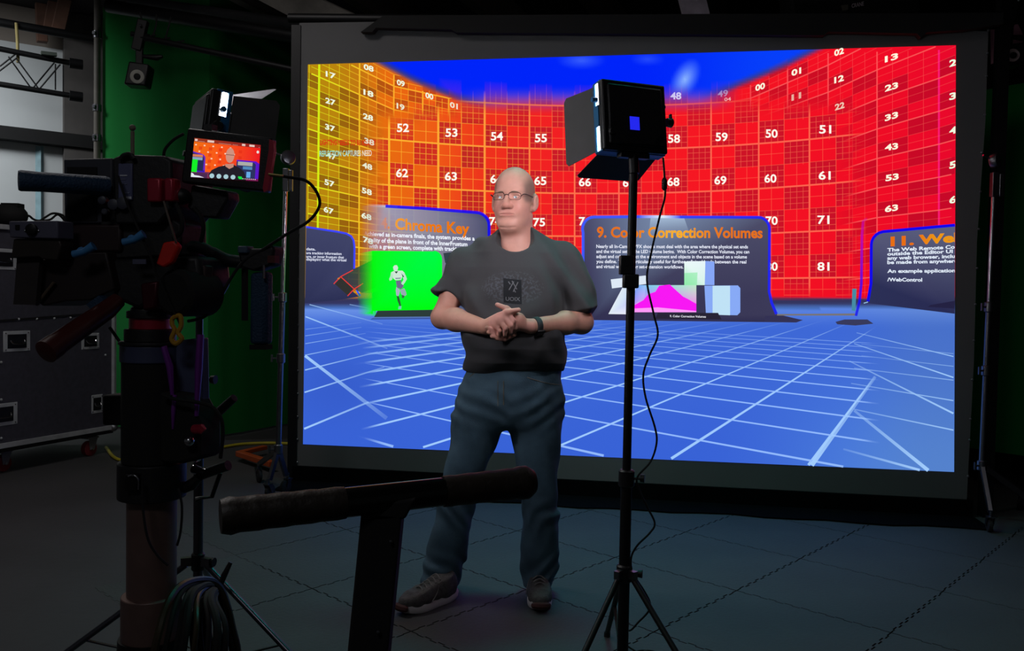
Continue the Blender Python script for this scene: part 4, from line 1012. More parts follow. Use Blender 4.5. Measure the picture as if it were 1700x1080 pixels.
def jeans_sdf(P):
    z = P[:, 2]
    pel, cx = loftz(P, JT, False); pel = smax(smax(pel, zpx(712) - z, .05), z - zpx(600), .01)
    l, lx = loftz(P, LL); r, rx_ = loftz(P, RL)
    zb = zpx(972)
    l = smax(smax(l, z - zpx(646), .03), zb + .0 + .03 * (P[:, 1] - MY) - z, .006); r = smax(smax(r, z - zpx(646), .03), zb + .03 * (P[:, 1] - MY) - z, .006)
    lg = smin(l, r, .012); d = smin(pel, lg, .03)
    # whiskers at the hips, knee folds, stacked folds above the shoes
    hip = np.exp(-((z - zpx(670)) / .09) ** 2); knee = np.exp(-((z - zpx(845)) / .07) ** 2); hemf = np.exp(-((z - zpx(945)) / .075) ** 2)
    sx = np.where(P[:, 0] < 0, 1., -1.)
    d = d + .0028 * np.sin(z * 95 + sx * P[:, 0] * 48 + 1.2 * np.sin(P[:, 0] * 22)) * hip
    d = d + .0045 * np.sin(z * 62 + P[:, 0] * 75 * sx + P[:, 1] * 30 + 1.5 * np.sin(P[:, 0] * 31 + z * 20)) * knee
    d = d + .0055 * np.sin(z * 72 + P[:, 0] * 70 * sx + P[:, 1] * 34 + 1.6 * np.sin(P[:, 0] * 27 - z * 14)) * hemf
    d = d + .003 * np.sin(z * 30 + P[:, 0] * 50 + P[:, 1] * 40)
    return d
M_denim = mat('dark_blue_denim', (76, 100, 116), 0.9, var=0.25, scale=9, bump=0.25, bscale=350, spec=.2)
jeans = sdf_obj('jeans', jeans_sdf, M(690, 990, -.2) - .02, M(945, 590, .2) + .02, 0.005, M_denim, person, label='dark blue denim jeans', relax=2)
JB = bvh_of(jeans)
M_stitch = mat('tan_stitching', (116, 110, 98), 0.9)
def jline(pts, r, m_, name):
    vs = []
    for (px, py) in pts:
        d = ray(px, py).normalized(); h = JB.ray_cast(CAMPOS, d)[0]
        if h is not None: vs.append(h - d * .001)
    if len(vs) > 2: obj(name, MB().sweep(vs, r, 6), m_, jeans)
jline([(x, y) for x, y in zip(np.linspace(875, 932, 12), 626 + 12 * np.sin(np.linspace(0, 1.6, 12)))][::-1], .0018, M_stitch, 'pocket_seam')
jline([(792 - 12 * t, 615 + 10 * t) for t in np.linspace(0, 1, 8)], .0018, M_stitch, 'pocket_seam')
jline([(836, y) for y in np.linspace(632, 672, 12)], .0022, M_stitch, 'fly_seam'); jline([(826.5, y) for y in np.linspace(632, 674, 12)], .0016, M_stitch, 'fly_seam')

# shoes
M_upper = mat('grey_mesh_upper', (84, 82, 82), 0.8, var=0.3, scale=60, bump=0.5, bscale=250); M_sole = mat('white_foam_sole', (225, 218, 220), 0.7, var=0.06); M_toe = mat('dark_red_rubber', (64, 24, 24), 0.7); M_lace = mat('grey_lace', (120, 118, 118), 0.8)
def shoe(heel, toe, label):
    heel, toe = Vector(heel), Vector(toe); u = (toe - heel).normalized(); L = .295; v = V(-u.y, u.x, 0)
    c = (heel + toe) / 2; B = np.stack([np.array(u), np.array(v), np.array([0, 0, 1.])], 1); c_ = np.array((c.x, c.y, 0))
    def fn(P):
        Q = (P - c_) @ B
        d = d_ell(Q, (.07, 0, .045), (.078, .049, .043)); d = smin(d, d_ell(Q, (.0, 0, .055), (.1, .044, .055)), .03)
        d = smin(d, d_ell(Q, (-.085, 0, .065), (.06, .041, .065)), .03); d = smin(d, d_cap(Q, (-.06, 0, .06), (-.07, 0, .115), .042, .04), .02)
        d = smax(d, .02 - Q[:, 2], .004); d = smax(d, Q[:, 2] - .105 - .2 * (-.06 - Q[:, 0]), .006)
        d = d + .0012 * np.sin(Q[:, 0] * 120) * (Q[:, 2] > .03)
        return d
    lo = c_ - np.array([.2, .2, .02]); hi = c_ + np.array([.2, .2, .16])
    up = sdf_obj('shoe', fn, lo, hi, .004, M_upper, person, label=label)
    out = []
    for t in np.linspace(0, 2 * math.pi, 40, endpoint=False):
        x = .148 * math.cos(t); w = np.interp(x, [-.15, -.09, -.02, .06, .12, .15], [.036, .041, .04, .053, .047, .03])
        s_ = math.sin(t); out.append((x, w * math.copysign(abs(s_) ** .55, s_)))
    mb = MB(); n = len(out)
    def row(z, sc, lift): return [c + u * (x * sc) + v * (y * sc) + V(0, 0, z + lift * (max(0, x - .09) * .28 + max(0, -.1 - x) * .15)) for x, y in out]
    rows = [row(0.0005, .95, .6), row(.006, 1.0, .8), row(.022, 1.02, 1), row(.034, .98, 1), row(.036, .9, 1)]
    rows[1] = [p + V(0, 0, .0) for p in rows[1]]
    mb.add([p for r_ in rows for p in r_], [(k * n + i, k * n + (i + 1) % n, (k + 1) * n + (i + 1) % n, (k + 1) * n + i) for k in range(4) for i in range(n)] + [tuple(range(n))[::-1], tuple(4 * n + i for i in range(n))])
    obj('sole', mb, M_sole, up, label='white foam sole')
    tb = MB(); ts = [c + u * (.137 + .013 * math.cos(a)) * 1 + v * .034 * math.sin(a) for a in np.linspace(-1.5, 1.5, 9)]
    tb.sweep([p + V(0, 0, .03) for p in ts], [.008, .012, .014, .015, .015, .015, .014, .012, .008], 8); obj('toe_guard', tb, M_toe, up)
    lb = MB()
    for k in range(5):
        x = .055 - k * .022; z = .09 + .0075 * k - .003
        lb.sweep(spline([c + u * x + v * -.028 + V(0, 0, z - .012), c + u * (x - .004) + V(0, 0, z + .004), c + u * x + v * .028 + V(0, 0, z - .012)], 4), .003, 6)
    obj('laces', lb, M_lace, up)
    for s_ in (-1, 1):
        sw = MB().sweep(spline([c + u * .03 + v * .052 * s_ + V(0, 0, .036), c + u * .0 + v * .046 * s_ + V(0, 0, .06), c + u * -.02 + v * .034 * s_ + V(0, 0, .088)], 4), .0028, 6)
        obj('side_stripe', sw, M_lace, up)
hl, tl = onfloor(757, 990), onfloor(672, 1018); hr, tr2 = onfloor(890, 975), onfloor(899, 1022)
shoe(hl, hl + (tl - hl).normalized() * .295, 'grey running shoe with white sole, turned outwards'); shoe(hr, hr + (tr2 - hr).normalized() * .295, 'grey running shoe with white sole, pointing forward')

# watch
a_ = Vector(WR[1]) * .9 + Vector(EL[1]) * .1; ax = (Vector(EL[1]) - Vector(WR[1])).normalized()
wt = obj('wristwatch', MB().lathe(a_ - ax * .012, ax, [(0, .0335), (.003, .036), (.02, .037), (.024, .0345)], n=30), mat('grey_watch_strap', (44, 46, 50), .7), person, label='dark wristwatch')
dn = V(-.12, -.72, -.68).normalized(); dn = (dn - ax * dn.dot(ax)).normalized(); sdv = ax.cross(dn)
obj('watch_face', MB().box(a_ + dn * .037, ax * .018, sdv * .0185, dn * .006), mat('watch_glass', (6, 6, 8), .1), wt, bevel=.003)

# ------------------------------------------------------------------ LED panel lights
M_blue = mat('blue_anodised', (10, 100, 150), 0.45, 0.2)
M_doorin = mat('barn_door_black', (56, 55, 54), 0.7)
M_led = mat('led_diffuser', (250, 250, 255), 0.5, emit=(250, 248, 255), estr=46)
M_gap = mat('light_leak_strip', (245, 245, 250), 0.5, emit=(245, 248, 255), estr=4)
M_bdisp = mat('blue_backlit_display', (20, 30, 220), 0.4, emit=(36, 40, 235), estr=1.0)
def led_panel(C, aim, label, sz=0.225, openings=(14, 14, 14, 14), dl=.135, disp=True, leak=M_gap):
    C, aim = Vector(C), Vector(aim); n = (aim - C).normalized(); s = n.cross(V(0, 0, 1)).normalized(); u = s.cross(n); h = sz / 2
    t = thing('led_panel_light', label, 'light', C - u * (h + .05), 'LED panel lights')
    hs = obj('housing', MB().box(C - n * .018, s * h, u * h, n * .016).box(C - n * .036, s * h * .86, u * h * .86, n * .006), M_plastic, t, bevel=.006)
    if disp: obj('display', MB().box(C - n * .0425 - s * .008 - u * .026, s * .0165, u * .021, n * .0012), M_bdisp, hs)
    for q in (-1, 1):
        obj('knob', MB().lathe(C - n * .04 + s * (.09 * q) - u * .06, -n, [(0, .01), (.012, .009)], n=12), M_plastic, hs)
    obj('diffuser', MB().box(C + n * .012, s * h * .93, u * h * .93, n * .004), M_led, t)
    for q in (-1, 1):
        for zz in (-.62, .62):
            obj('light_slot', MB().box(C + n * .006 + s * q * h * .965 + u * h * zz, s * h * .03, u * h * .35, n * .007), leak, t)
        obj('side_clip', MB().box(C + n * .006 + s * q * h * .99 + u * h * .02, s * h * .035, u * h * .3, n * .012).cyl(C + n * .004 + s * q * h - u * .0 + u * .055, C + n * .004 + s * q * (h + .018) + u * .055, .008), M_blue, t)
    for q in (-1, 1): obj('rail', MB().box(C + n * .004 + u * q * h * .985, s * h, u * h * .03, n * .022), M_blue, t, bevel=.002)
    fr_ = MB()
    for q in (-1, 1):
        fr_.box(C + n * .022 + s * q * h * .97, s * h * .05, u * h, n * .006); fr_.box(C + n * .022 + u * q * h * .97, s * h, u * h * .05, n * .006)
    obj('door_frame', fr_, M_blue, t, bevel=.002)
    for k, (o_, w_) in enumerate(((-s, u), (s, u), (u, s), (-u, s))):
        th = math.radians(openings[k]); d = n * math.cos(th) + o_ * math.sin(th); b = C + n * .03 + o_ * h * .98
        nn = d.cross(w_).normalized() * .0015
        L_ = dl; w1 = h * .93; w2 = h * 1.02
        r_ = .012
        pts = [b - w_ * w1, b + w_ * w1, b + d * (L_ - r_) + w_ * w2, b + d * L_ + w_ * (w2 - r_), b + d * L_ - w_ * (w2 - r_), b + d * (L_ - r_) - w_ * w2]
        dr = obj('barn_door', MB().prism([p - nn / 2 for p in pts], nn), M_doorin, t, smooth=False)
        obj('hinge', MB().cyl(b - w_ * .05, b + w_ * .05, .004, n=8), M_black, dr)
    yk = MB()
    yk.beam(C - s * .05 - u * (h + .008) - n * .01, C + s * .05 - u * (h + .008) - n * .01, .03, .016)
    obj('mount_bracket', yk, M_black, t)
    for q in (1,): obj('side_knob', MB().lathe(C + s * q * (h + .014) - n * .01, s * q, [(0, .014), (.018, .016), (.022, .012)], n=12).beam(C + s * q * (h + .03) - n * .01 - u * .004, C + s * q * (h + .03) - n * .01 + u * .028, .006, .01, up=n), M_plastic, t)
    obj('spigot', MB().cyl(C - u * (h + .005) - n * .01, C - u * (h + .065) - n * .01, .016), M_black, t)
    return C - u * (h + .03) - n * .01
HEADP = Vector(M(850, 345)); CHEST = Vector(M(850, 420))
L1C = at(1046, 199, 2.7); L1 = led_panel(L1C, L1C + V(-math.sin(.36), math.cos(.36), -.14), 'square LED panel with barn doors, seen from behind, right of the man', disp=True, openings=(14, 12, 4, 14), dl=.15)
L2C = at(348, 222, 2.6); L2 = led_panel(L2C, L2C + V(.84, .54, -.12), 'LED panel with barn doors glowing behind the camera monitor', disp=False, openings=(12, 16, 22, 12), dl=.135)

def light_stand(top, hub_z, spread, label, metal, angs, r=.0145, z1=None, spread2=None):
    top = Vector(top); b = V(top.x, top.y, 0)
    t = thing('light_stand', label, 'stand', b, 'tripod light stands')
    zt = top.z; z1 = z1 or hub_z + (zt - hub_z) * .48
    obj('column', MB().cyl(b + V(0, 0, .05), b + V(0, 0, z1), r * 1.25), metal, t)
    obj('extension', MB().cyl(b + V(0, 0, z1 - .05), top, r * .95), metal, t)
    for z in (z1, hub_z):
        cl = obj('collar', MB().lathe(b + V(0, 0, z - .03), (0, 0, 1), [(0, r * 1.5), (.004, r * 1.75), (.05, r * 1.75), (.055, r * 1.4)]), M_plastic, t)
        obj('knob', MB().cyl(b + V(0, 0, z), b + V(.045, -.012, z), .006, n=8).lathe(b + V(.042, -.011, z), (1, -.25, 0), [(0, .012), (.014, .014)], n=10), M_plastic, cl)
    spread = spread2 or spread
    for a in angs:
        d = V(math.cos(math.radians(a)), math.sin(math.radians(a)), 0); p = b + V(0, 0, hub_z - .01) + d * .035; q = b + d * spread + V(0, 0, .012)
        lg = obj('leg', MB().cyl(p, q, .0095, n=10), metal, t); obj('foot', MB().cyl(q + V(0, 0, .006), q - V(0, 0, .012), .012, n=10), M_rubber, lg)
        mid = p + (q - p) * .5; obj('brace', MB().beam(mid, b + V(0, 0, hub_z * .22), .012, .004), metal, t)
        br = obj('leg_bracket', MB().box(b + V(0, 0, hub_z) + d * .028, d * .022, V(-d.y, d.x, 0) * .009, V(0, 0, .013)), M_dchrome, t)
    return t, b
light_stand(L1, .38, .42, 'black tripod light stand carrying the panel right of the man', M_black, (-128, -52, 90), z1=.685)
s2, b2_ = light_stand(L2, .42, .42, 'grey steel tripod stand behind the camera pedestal', mat('dull_grey_steel', (96, 96, 106), .32, .9), (200, -22, 100), r=.0115, spread2=.6)
# clamps on the right-hand stand pole
cp = MB(); q = at(1040, 440, 2.66); cp.box(q, (.022, 0, 0), (0, .02, 0), (0, 0, .03)).box(q + V(.014, 0, -.05), (.024, 0, 0), (0, .02, 0), (0, 0, .022))
tag(obj('pole_clamp', cp, M_plastic, base=q, bevel=.004), 'black double clamp halfway up the black light stand', 'clamp')
# power cable of the right-hand panel
pth = [(1101, 262, 2.66), (1103, 290, 2.64), (1104, 325, 2.64), (1095, 360, 2.64), (1081, 420, 2.64), (1074, 465, 2.64), (1085, 520, 2.64), (1092, 556, 2.64), (1078, 590, 2.64), (1068, 622, 2.64), (1072, 660, 2.64), (1087, 708, 2.64), (1090, 735, 2.64), (1080, 766, 2.65), (1058, 792, 2.66), (1062, 815, 2.66), (1075, 842, 2.66), (1087, 868, 2.66), (1078, 885, 2.66), (1058, 905, 2.66), (1048, 925, 2.66), (1050, 950, 2.66), (1068, 978, 2.66), (1079, 1000, 2.66), (1076, 1015, 2.68), (1060, 1032, 2.72), (1046, 1046, 2.76)]
pw = thing('power_cable', 'thin black power cable hanging from the panel right of the man', 'cable', onfloor(1050, 1100))
last = at(1046, 1046, 2.76); coil = [at(*p) for p in pth]
cc = V(last.x + .06, 2.86, 0)
for k in range(30):
    a = math.pi + k * .62; r = .07 + .02 * math.sin(k * 1.3)
    coil.append(V(cc.x + r * math.cos(a), cc.y + r * 1.2 * math.sin(a), max(.005, last.z * (1 - (k + 1) / 5)) + .006 * (k % 3)))
obj('cord', MB().sweep(spline(coil, 6), .0033, 8), M_rubber, pw)
obj('inline_connector', MB().lathe(at(1103, 316, 2.64), at(1103, 296, 2.64) - at(1103, 316, 2.64), [(0, .004), (.006, .0085), (.032, .0085), (.04, .004)], n=12), M_plastic, pw)

# ------------------------------------------------------------------ rolling stands beside the screen
def caster(p, r, parent, metal, swing=(1, 0, 0)):
    p = Vector(p); sw = Vector(swing).normalized(); ax = V(-sw.y, sw.x, 0)
    w = obj('wheel', MB().lathe(p + V(0, 0, r) - ax * r * .3, ax, [(0, r * .8), (r * .1, r), (r * .5, r), (r * .6, r * .8)], n=20), M_rubber, parent)
    obj('hub_cap', MB().lathe(p + V(0, 0, r) - ax * r * .34, ax, [(0, r * .4), (r * .68, r * .4)], n=12), metal, w)
    f = MB()
    for q in (-1, 1): f.prism([p + ax * q * r * .42 + V(0, 0, r * .85) + sw * r * .15, p + ax * q * r * .42 + V(0, 0, r * .85) - sw * r * .2, p + ax * q * r * .42 + V(0, 0, r * 2.1) + sw * r * .1, p + ax * q * r * .42 + V(0, 0, r * 2.1) + sw * r * .9], ax * q * r * .08)
    f.box(p + V(0, 0, r * 2.1) + sw * r * .5, sw * r * .5, ax * r * .5, V(0, 0, r * .07)); f.cyl(p + V(0, 0, r * 2.1) + sw * r * .5, p + V(0, 0, r * 2.9) + sw * r * .5, r * .22, n=10)
    obj('caster_fork', f, metal, parent)
def rolling_stand(xt, yt_, xb, yb_, Y, label, wheels):
    b = at(xb, yb_, Y); tp = at(xt, yt_, Y); base = V(b.x, b.y, 0)
    t = thing('rolling_stand', label, 'stand', base, 'steel rolling stands')
    obj('column', MB().cyl(b, b * .45 + tp * .55, .017), M_dchrome, t); obj('riser', MB().cyl(b * .5 + tp * .5, tp, .0125), M_chrome, t)
    for f in (.0, .33, .55):
        p = b + (tp - b) * f
        cl = obj('collar', MB().lathe(p - V(0, 0, .03), (0, 0, 1), [(0, .02), (.005, .026), (.055, .026), (.06, .02)]), M_dchrome, t)
        obj('t_knob', MB().cyl(p, p + V(-.05, -.02, .0), .006, n=8).cyl(p + V(-.05, -.02, -.022), p + V(-.05, -.02, .022), .007, n=8), M_dchrome, cl)
    hd = obj('grip_head', MB().box(tp + V(0, 0, -.05), (.018, 0, 0), (0, .018, 0), (0, 0, .07)).box(tp + V(.032, -.01, -.055), (.012, 0, 0), (0, .012, 0), (0, 0, .065)), M_dchrome, t, bevel=.004)
    obj('grip_disc', MB().lathe(tp + V(-.005, .03, .085), (.55, -.83, .1), [(0, .02), (.006, .042), (.03, .046), (.045, .04), (.05, .02)]), M_dchrome, hd)
    obj('grip_screw', MB().cyl(tp + V(-.03, .0, .1), tp + V(-.075, -.01, .115), .006, n=8), M_chrome, hd)
    for (wx, wy) in wheels:
        w = onfloor(wx, wy); k = V(w.x, w.y, .12)
        obj('leg', MB().beam(b + V(0, 0, -.0), k + (k - b).normalized() * .01, .02, .03), M_dchrome, t)
        d = V(w.x - base.x, w.y - base.y, 0); caster(w, .042, t, M_dchrome, swing=(d.x, d.y, 0))
    return t
rolling_stand(475, 285, 462, 745, 5.2, 'chrome rolling stand left of the screen, behind the monitor', ((448, 826), (474, 818), (430, 800)))
rolling_stand(1651, 292, 1630, 772, 4.85, 'dark steel rolling stand right of the screen', ((1642, 882), (1714, 868), (1695, 846)))
ob = MB(); p0, p1, p2 = onfloor(396, 752, .06), onfloor(452, 770, .06), onfloor(440, 742, .06)
ob.beam(p0, p1, .05, .04).beam(p0, p2, .05, .03)
tag(obj('orange_floor_bracket', ob, mat('orange_steel', (176, 74, 22), .6), base=V(p0.x, p0.y, .03), bevel=.004), 'orange angled bracket at the foot of the chrome stand', 'bracket')
yc = MB().sweep(spline([onfloor(176, 742, .012), onfloor(205, 764, .012), onfloor(300, 752, .012), onfloor(352, 745, .012), onfloor(400, 737, .012), onfloor(446, 735, .012), onfloor(480, 736, .012)], 8), .012, 8)
tag(obj('yellow_cable', yc, mat('yellow_cable_sheath', (190, 176, 40), .6), base=onfloor(352, 745)), 'yellow cable lying along the foot of the green cloth', 'cable')

# ------------------------------------------------------------------ flight case on the left
q0 = onfloor(158, 757); U_ = V(.36, .933, 0).normalized(); N_ = V(U_.y, -U_.x, 0)          # along the face, out of the face
c1_ = onplane(188, 650, q0, N_); c1_.z = 0
LC, DC, Z0, Z1 = 1.45, .75, .2, 1.66
fc = thing('flight_case', 'tall black flight case with silver latches and red casters by the green cloth', 'case', c1_ - U_ * (LC / 2) - N_ * (DC / 2))
M_case = mat('black_case_laminate', (66, 66, 76), .7, var=.15, scale=30, bump=.15, bscale=150); M_edge = mat('aluminium_edging', (170, 174, 176), .6, .1)
ctr = c1_ - U_ * (LC / 2) - N_ * (DC / 2) + V(0, 0, (Z0 + Z1) / 2)
obj('body', MB().box(ctr, U_ * LC / 2, N_ * DC / 2, V(0, 0, (Z1 - Z0) / 2)), M_case, fc, bevel=.004)
eb = MB()
for (a, b) in ((V(0, 0, Z0), -U_ * LC + V(0, 0, Z0)), (V(0, 0, Z1), -U_ * LC + V(0, 0, Z1)), (V(0, 0, Z0), V(0, 0, Z1)), (V(0, 0, Z0), -N_ * DC + V(0, 0, Z0)), (V(0, 0, Z1), -N_ * DC + V(0, 0, Z1)), (-U_ * LC + V(0, 0, Z0), -U_ * LC + V(0, 0, Z1))):
    e = obj('edge_trim', MB().beam(c1_ + a, c1_ + b, .032, .032), M_edge, fc)
for z in (Z0, Z1): obj('corner_ball', MB().ball(c1_ + V(0, 0, z), .036, 14), M_alu, fc)
obj('base_board', MB().box(V(ctr.x, ctr.y, Z0 - .03), U_ * LC / 2, N_ * DC / 2, V(0, 0, .016)), M_blackm, fc)
def onc(x, y, out=0.0): return onplane(x, y, c1_ + N_ * out, N_)
def latch(x, y, w, h, label='recessed silver latch plate'):
    p = onc(x, y, .001); r = obj('latch', MB().box(p, U_ * w / 2, N_ * .003, V(0, 0, h / 2)), mat('pale_latch_steel', (185, 190, 192), .5, .15), fc, bevel=.012, label=label)
    obj('latch_dish', MB().box(p + N_ * .002, U_ * w * .36, N_ * .003, V(0, 0, h * .34)), mat('latch_recess', (60, 62, 66), .4, .8), r, bevel=.006)
    obj('latch_handle', MB().sweep(spline([p + N_ * .008 - U_ * w * .26 + V(0, 0, h * .05), p + N_ * .02 - U_ * w * .2 - V(0, 0, h * .1), p + N_ * .02 + U_ * w * .2 - V(0, 0, h * .1), p + N_ * .008 + U_ * w * .26 + V(0, 0, h * .05)], 4), .006, 8), M_chrome, r)
    for (i, j) in ((-1, -1), (1, -1), (-1, 1), (1, 1)): obj('rivet', MB().ball(p + N_ * .004 + U_ * w * .42 * i + V(0, 0, h * .4 * j), .005, 8), M_chrome, r)
latch(28, 566, .2, .14); latch(4, 688, .22, .15); latch(161, 670, .1, .14); latch(5, 430, .2, .14); latch(150, 566, .16, .12)
for (x, y) in [(31, 529.5), (61, 529), (90, 528), (117, 527), (145, 526), (172, 525), (175, 589), (176, 708 - 20), (2, 601), (2, 663), (2, 727)]:
    obj('rivet', MB().ball(onc(x, y, .002), .009, 8), mat('pale_latch_steel', (185, 190, 192), .5, .15), fc)
obj('lid_joint', MB().beam(onc(-40, 527 + 8, .004), onc(184, 518, .004), .004, .012), M_blackm, fc)
M_redw = mat('dark_red_wheel', (110, 26, 34), .6)
for (x, y) in ((12, 783), (156, 757)):
    w = onfloor(x, y) - N_ * .05
    k = obj('caster', MB().box(w + V(0, 0, .14), U_ * .05, N_ * .045, V(0, 0, .006)).prism([w + N_ * .03 + V(0, 0, .05) - U_ * .02, w + N_ * .03 + V(0, 0, .05) + U_ * .02, w + N_ * .03 + V(0, 0, .14) + U_ * .05, w + N_ * .03 + V(0, 0, .14) - U_ * .03], N_ * .005), M_alu, fc)
    obj('wheel', MB().lathe(w + V(0, 0, .056) - N_ * .025, N_, [(0, .045), (.005, .056), (.045, .056), (.05, .045)], n=22), M_redw, k)
    obj('axle', MB().cyl(w + V(0, 0, .056) - N_ * .03, w + V(0, 0, .056) + N_ * .045, .009, n=10), M_chrome, k)
# things lying on the case
tb = c1_ + V(0, 0, Z1 + .016)
p = onplane(14, 366, c1_ - N_ * .25, N_); p = V(p.x, p.y, Z1 + .016)
bag = MB().ball(p + V(0, 0, .085), .13, 20, (1.0, .8, .65)).box(p + V(.03, 0, .15), (.06, 0, 0), (0, .04, 0), (0, 0, .02))
tag(obj('camera_bag', bag, M_blackm, base=p), 'small black bag on top of the flight case', 'bag')
cb = MB()
pts = [onplane(x, y, c1_ - N_ * .2, N_) for (x, y) in ((44, 362), (48, 358), (56, 364), (66, 366), (76, 360), (88, 354), (104, 357), (108, 366), (96, 356), (84, 364), (72, 366))]
cb.sweep(spline([V(q.x, q.y, max(q.z, Z1 + .024)) for q in pts], 6), .008, 8)
tag(obj('loose_cable', cb, M_rubber, base=V(pts[0].x, pts[0].y, Z1 + .016)), 'loose black cable lying on the flight case', 'cable')

# ------------------------------------------------------------------ camera on its pedestal
CY = 2.2
def K(x, y, d=0.0): return at(x, y, CY + d)
E_ = V(.36, .93, 0).normalized()
def kp(pts, d, th, mb=None): return (mb or MB()).prism([K(x, y, d) for x, y in pts], E_ * th)
def krect(x0, y0, x1, y1, d, th, mb=None): return kp([(x0, y0), (x1, y0), (x1, y1), (x0, y1)], d, th, mb)
M_body = mat('camera_body_black', (20, 20, 23), .55, bump=.1); M_grey = mat('grey_device_case', (86, 86, 106), .6); M_bluegrip = mat('blue_rubber_grip', (24, 56, 86), .65, bump=.4, bscale=180)
M_redm = mat('red_anodised', (168, 34, 58), .35, .25); M_dred = mat('dark_red_brown_grip', (72, 22, 20), .45); M_orange = mat('red_orange_lever', (214, 30, 10), .5); M_brown = mat('worn_brown_tube', (112, 88, 82), .45, .15)
M_purple = mat('purple_reflex', (120, 44, 150), .4, .2); M_navy = mat('dark_blue_grey', (62, 68, 98), .5); M_yel = mat('yellow_cord', (176, 130, 24), .7)
# pedestal
pc = K(250, 1080, .03); pc = V(K(252, 900, .08).x, CY + .08, 0)
ped = thing('camera_pedestal', 'black camera pedestal column with brown lower tube at left', 'pedestal', pc)
def zk(y): return at(252, y, CY + .08).z
def ring(y0, y1, r, m_, name, parent=ped, dx=0.0, n=32):
    return obj(name, MB().lathe(V(pc.x + dx, pc.y, zk(y1)), (0, 0, 1), [(0, r), (zk(y0) - zk(y1), r)], n=n), m_, parent, bevel=.003)
ring(825, 992, .064, M_brown, 'lower_tube'); ring(985, 1060, .078, M_brown, 'tube_sleeve')
obj('base', MB().lathe(V(pc.x, pc.y, .04), (0, 0, 1), [(0, .17), (.03, .17), (.045, .1), (zk(1055) - .04, .085)]), M_black, ped)
for a in (20, 140, 260):
    d = V(math.cos(math.radians(a)), math.sin(math.radians(a)), 0); obj('wheel', MB().lathe(pc + d * .17 + V(0, 0, .04) - V(-d.y, d.x, 0) * .02, V(-d.y, d.x, 0), [(0, .03), (.005, .04), (.035, .04), (.04, .03)]), M_rubber, ped)
ring(765, 824, .088, M_body, 'clamp_ring'); ring(598, 765, .078, M_blackm, 'upper_tube'); ring(572, 600, .082, M_navy, 'tube_cap'); ring(566, 572, .086, M_body, 'cap_flange')
obj('clamp_latch', MB().box(K(220, 800, -.015), (.018, 0, 0), (0, .01, 0), (0, 0, .022)), M_black, ped, bevel=.004)
obj('latch_loop', MB().sweep(spline([K(213, 790, -.03), K(222, 788, -.035), K(230, 796, -.035), K(230, 812, -.03)], 5), .0022, 6), M_chrome, ped)
obj('side_box', krect(169, 655, 205, 706, .06, .08), M_blackm, ped, bevel=.006)
obj('bracket_plate', kp([(286, 566), (334, 560), (336, 690), (322, 700), (300, 690)], .05, .03), M_navy, ped, bevel=.004)
for (a, b, c, d_) in (((272, 575), (282, 608), (286, 655), .009), ((333, 555), (330, 610), (326, 690), .010), ((290, 655), (288, 680), (287, 712), .006)):
    obj('bracket_strut', MB().sweep([K(*a, .0), K(*b, -.005), K(*c, .0)], [d_ * .9, d_, d_ * .5], 8), M_purple, ped)  # purple reflected light is put into the strut colour
obj('black_cover', kp([(262, 650), (306, 656), (330, 700), (330, 762), (300, 770), (262, 768)], .0, .09), M_blackm, ped, bevel=.01)
obj('pan_lock', MB().sweep([K(322, 712, -.01), K(334, 712, -.02), K(338, 716, -.02)], [.012, .014, .01], 12), M_redm, ped)
obj('lock_knob', MB().ball(K(314, 732, -.02), .014, 14), M_chrome, ped)
# fluid head
hd = thing('fluid_head', 'tripod fluid head with red ribbed ring under the camera', 'tripod head', V(pc.x, pc.y, zk(566)))
hz = lambda y: zk(y)
def hring(y0, y1, r, m_, name, n=32, dx=-.006): return obj(name, MB().lathe(V(pc.x + dx, pc.y - .0, hz(y1)), (0, 0, 1), [(0, r), (hz(y0) - hz(y1), r)], n=n), m_, hd, bevel=.002)
hring(546, 566, .066, M_body, 'flange'); rg = hring(527, 546, .054, M_redm, 'ribbed_ring', n=18)
hring(516, 528, .06, M_body, 'dome_base'); obj('dome', MB().ball(V(pc.x - .006, pc.y, hz(517)), .052, 20, (1, 1, .55)), M_body, hd)
obj('head_body', kp([(168, 430), (330, 424), (335, 470), (318, 500), (250, 500), (232, 515), (196, 500), (172, 470)], .02, .12), M_body, hd, bevel=.012)
obj('tilt_drum', MB().lathe(K(297, 486, .0), E_, [(-.02, .05), (-.01, .062), (.1, .062)], n=28), M_blackm, hd)
obj('red_knuckle', kp([(232, 470), (262, 466), (258, 512), (236, 516)], .0, .05), mat('deep_red_metal', (70, 12, 26), .4, .5), hd, bevel=.006)
obj('orange_lever', kp([(258, 438), (270, 402), (288, 399), (296, 408), (284, 436), (270, 444)], -.04, .018), M_orange, hd, bevel=.005, label='red orange brake lever')
ph = obj('pan_handle', MB().sweep([K(196, 498, -.02), K(178, 514, -.05), K(90, 574, -.2)], [.02, .0245, .0275], 20), M_dred, hd, label='dark red brown pan handle')
obj('handle_end', MB().lathe(K(92, 573, -.197), K(90, 574, -.2) - K(178, 514, -.05), [(0, .029), (.03, .029), (.034, .02)]), M_dred, ph)
obj('strap', MB().sweep([K(182, 543, -.02), K(198, 566, -.02)], .004, 6), M_rubber, hd)
obj('yellow_cord', MB().sweep(spline([K(287, 528, -.03), K(299, 524, -.035), K(301, 540, -.035), K(296, 552, -.035), K(302, 562, -.035), K(292, 570, -.03), K(285, 562, -.03), K(290, 548, -.03), K(286, 538, -.03)], 6, closed=True), .0062, 8, closed=True), M_yel, hd, label='yellow cord loop')
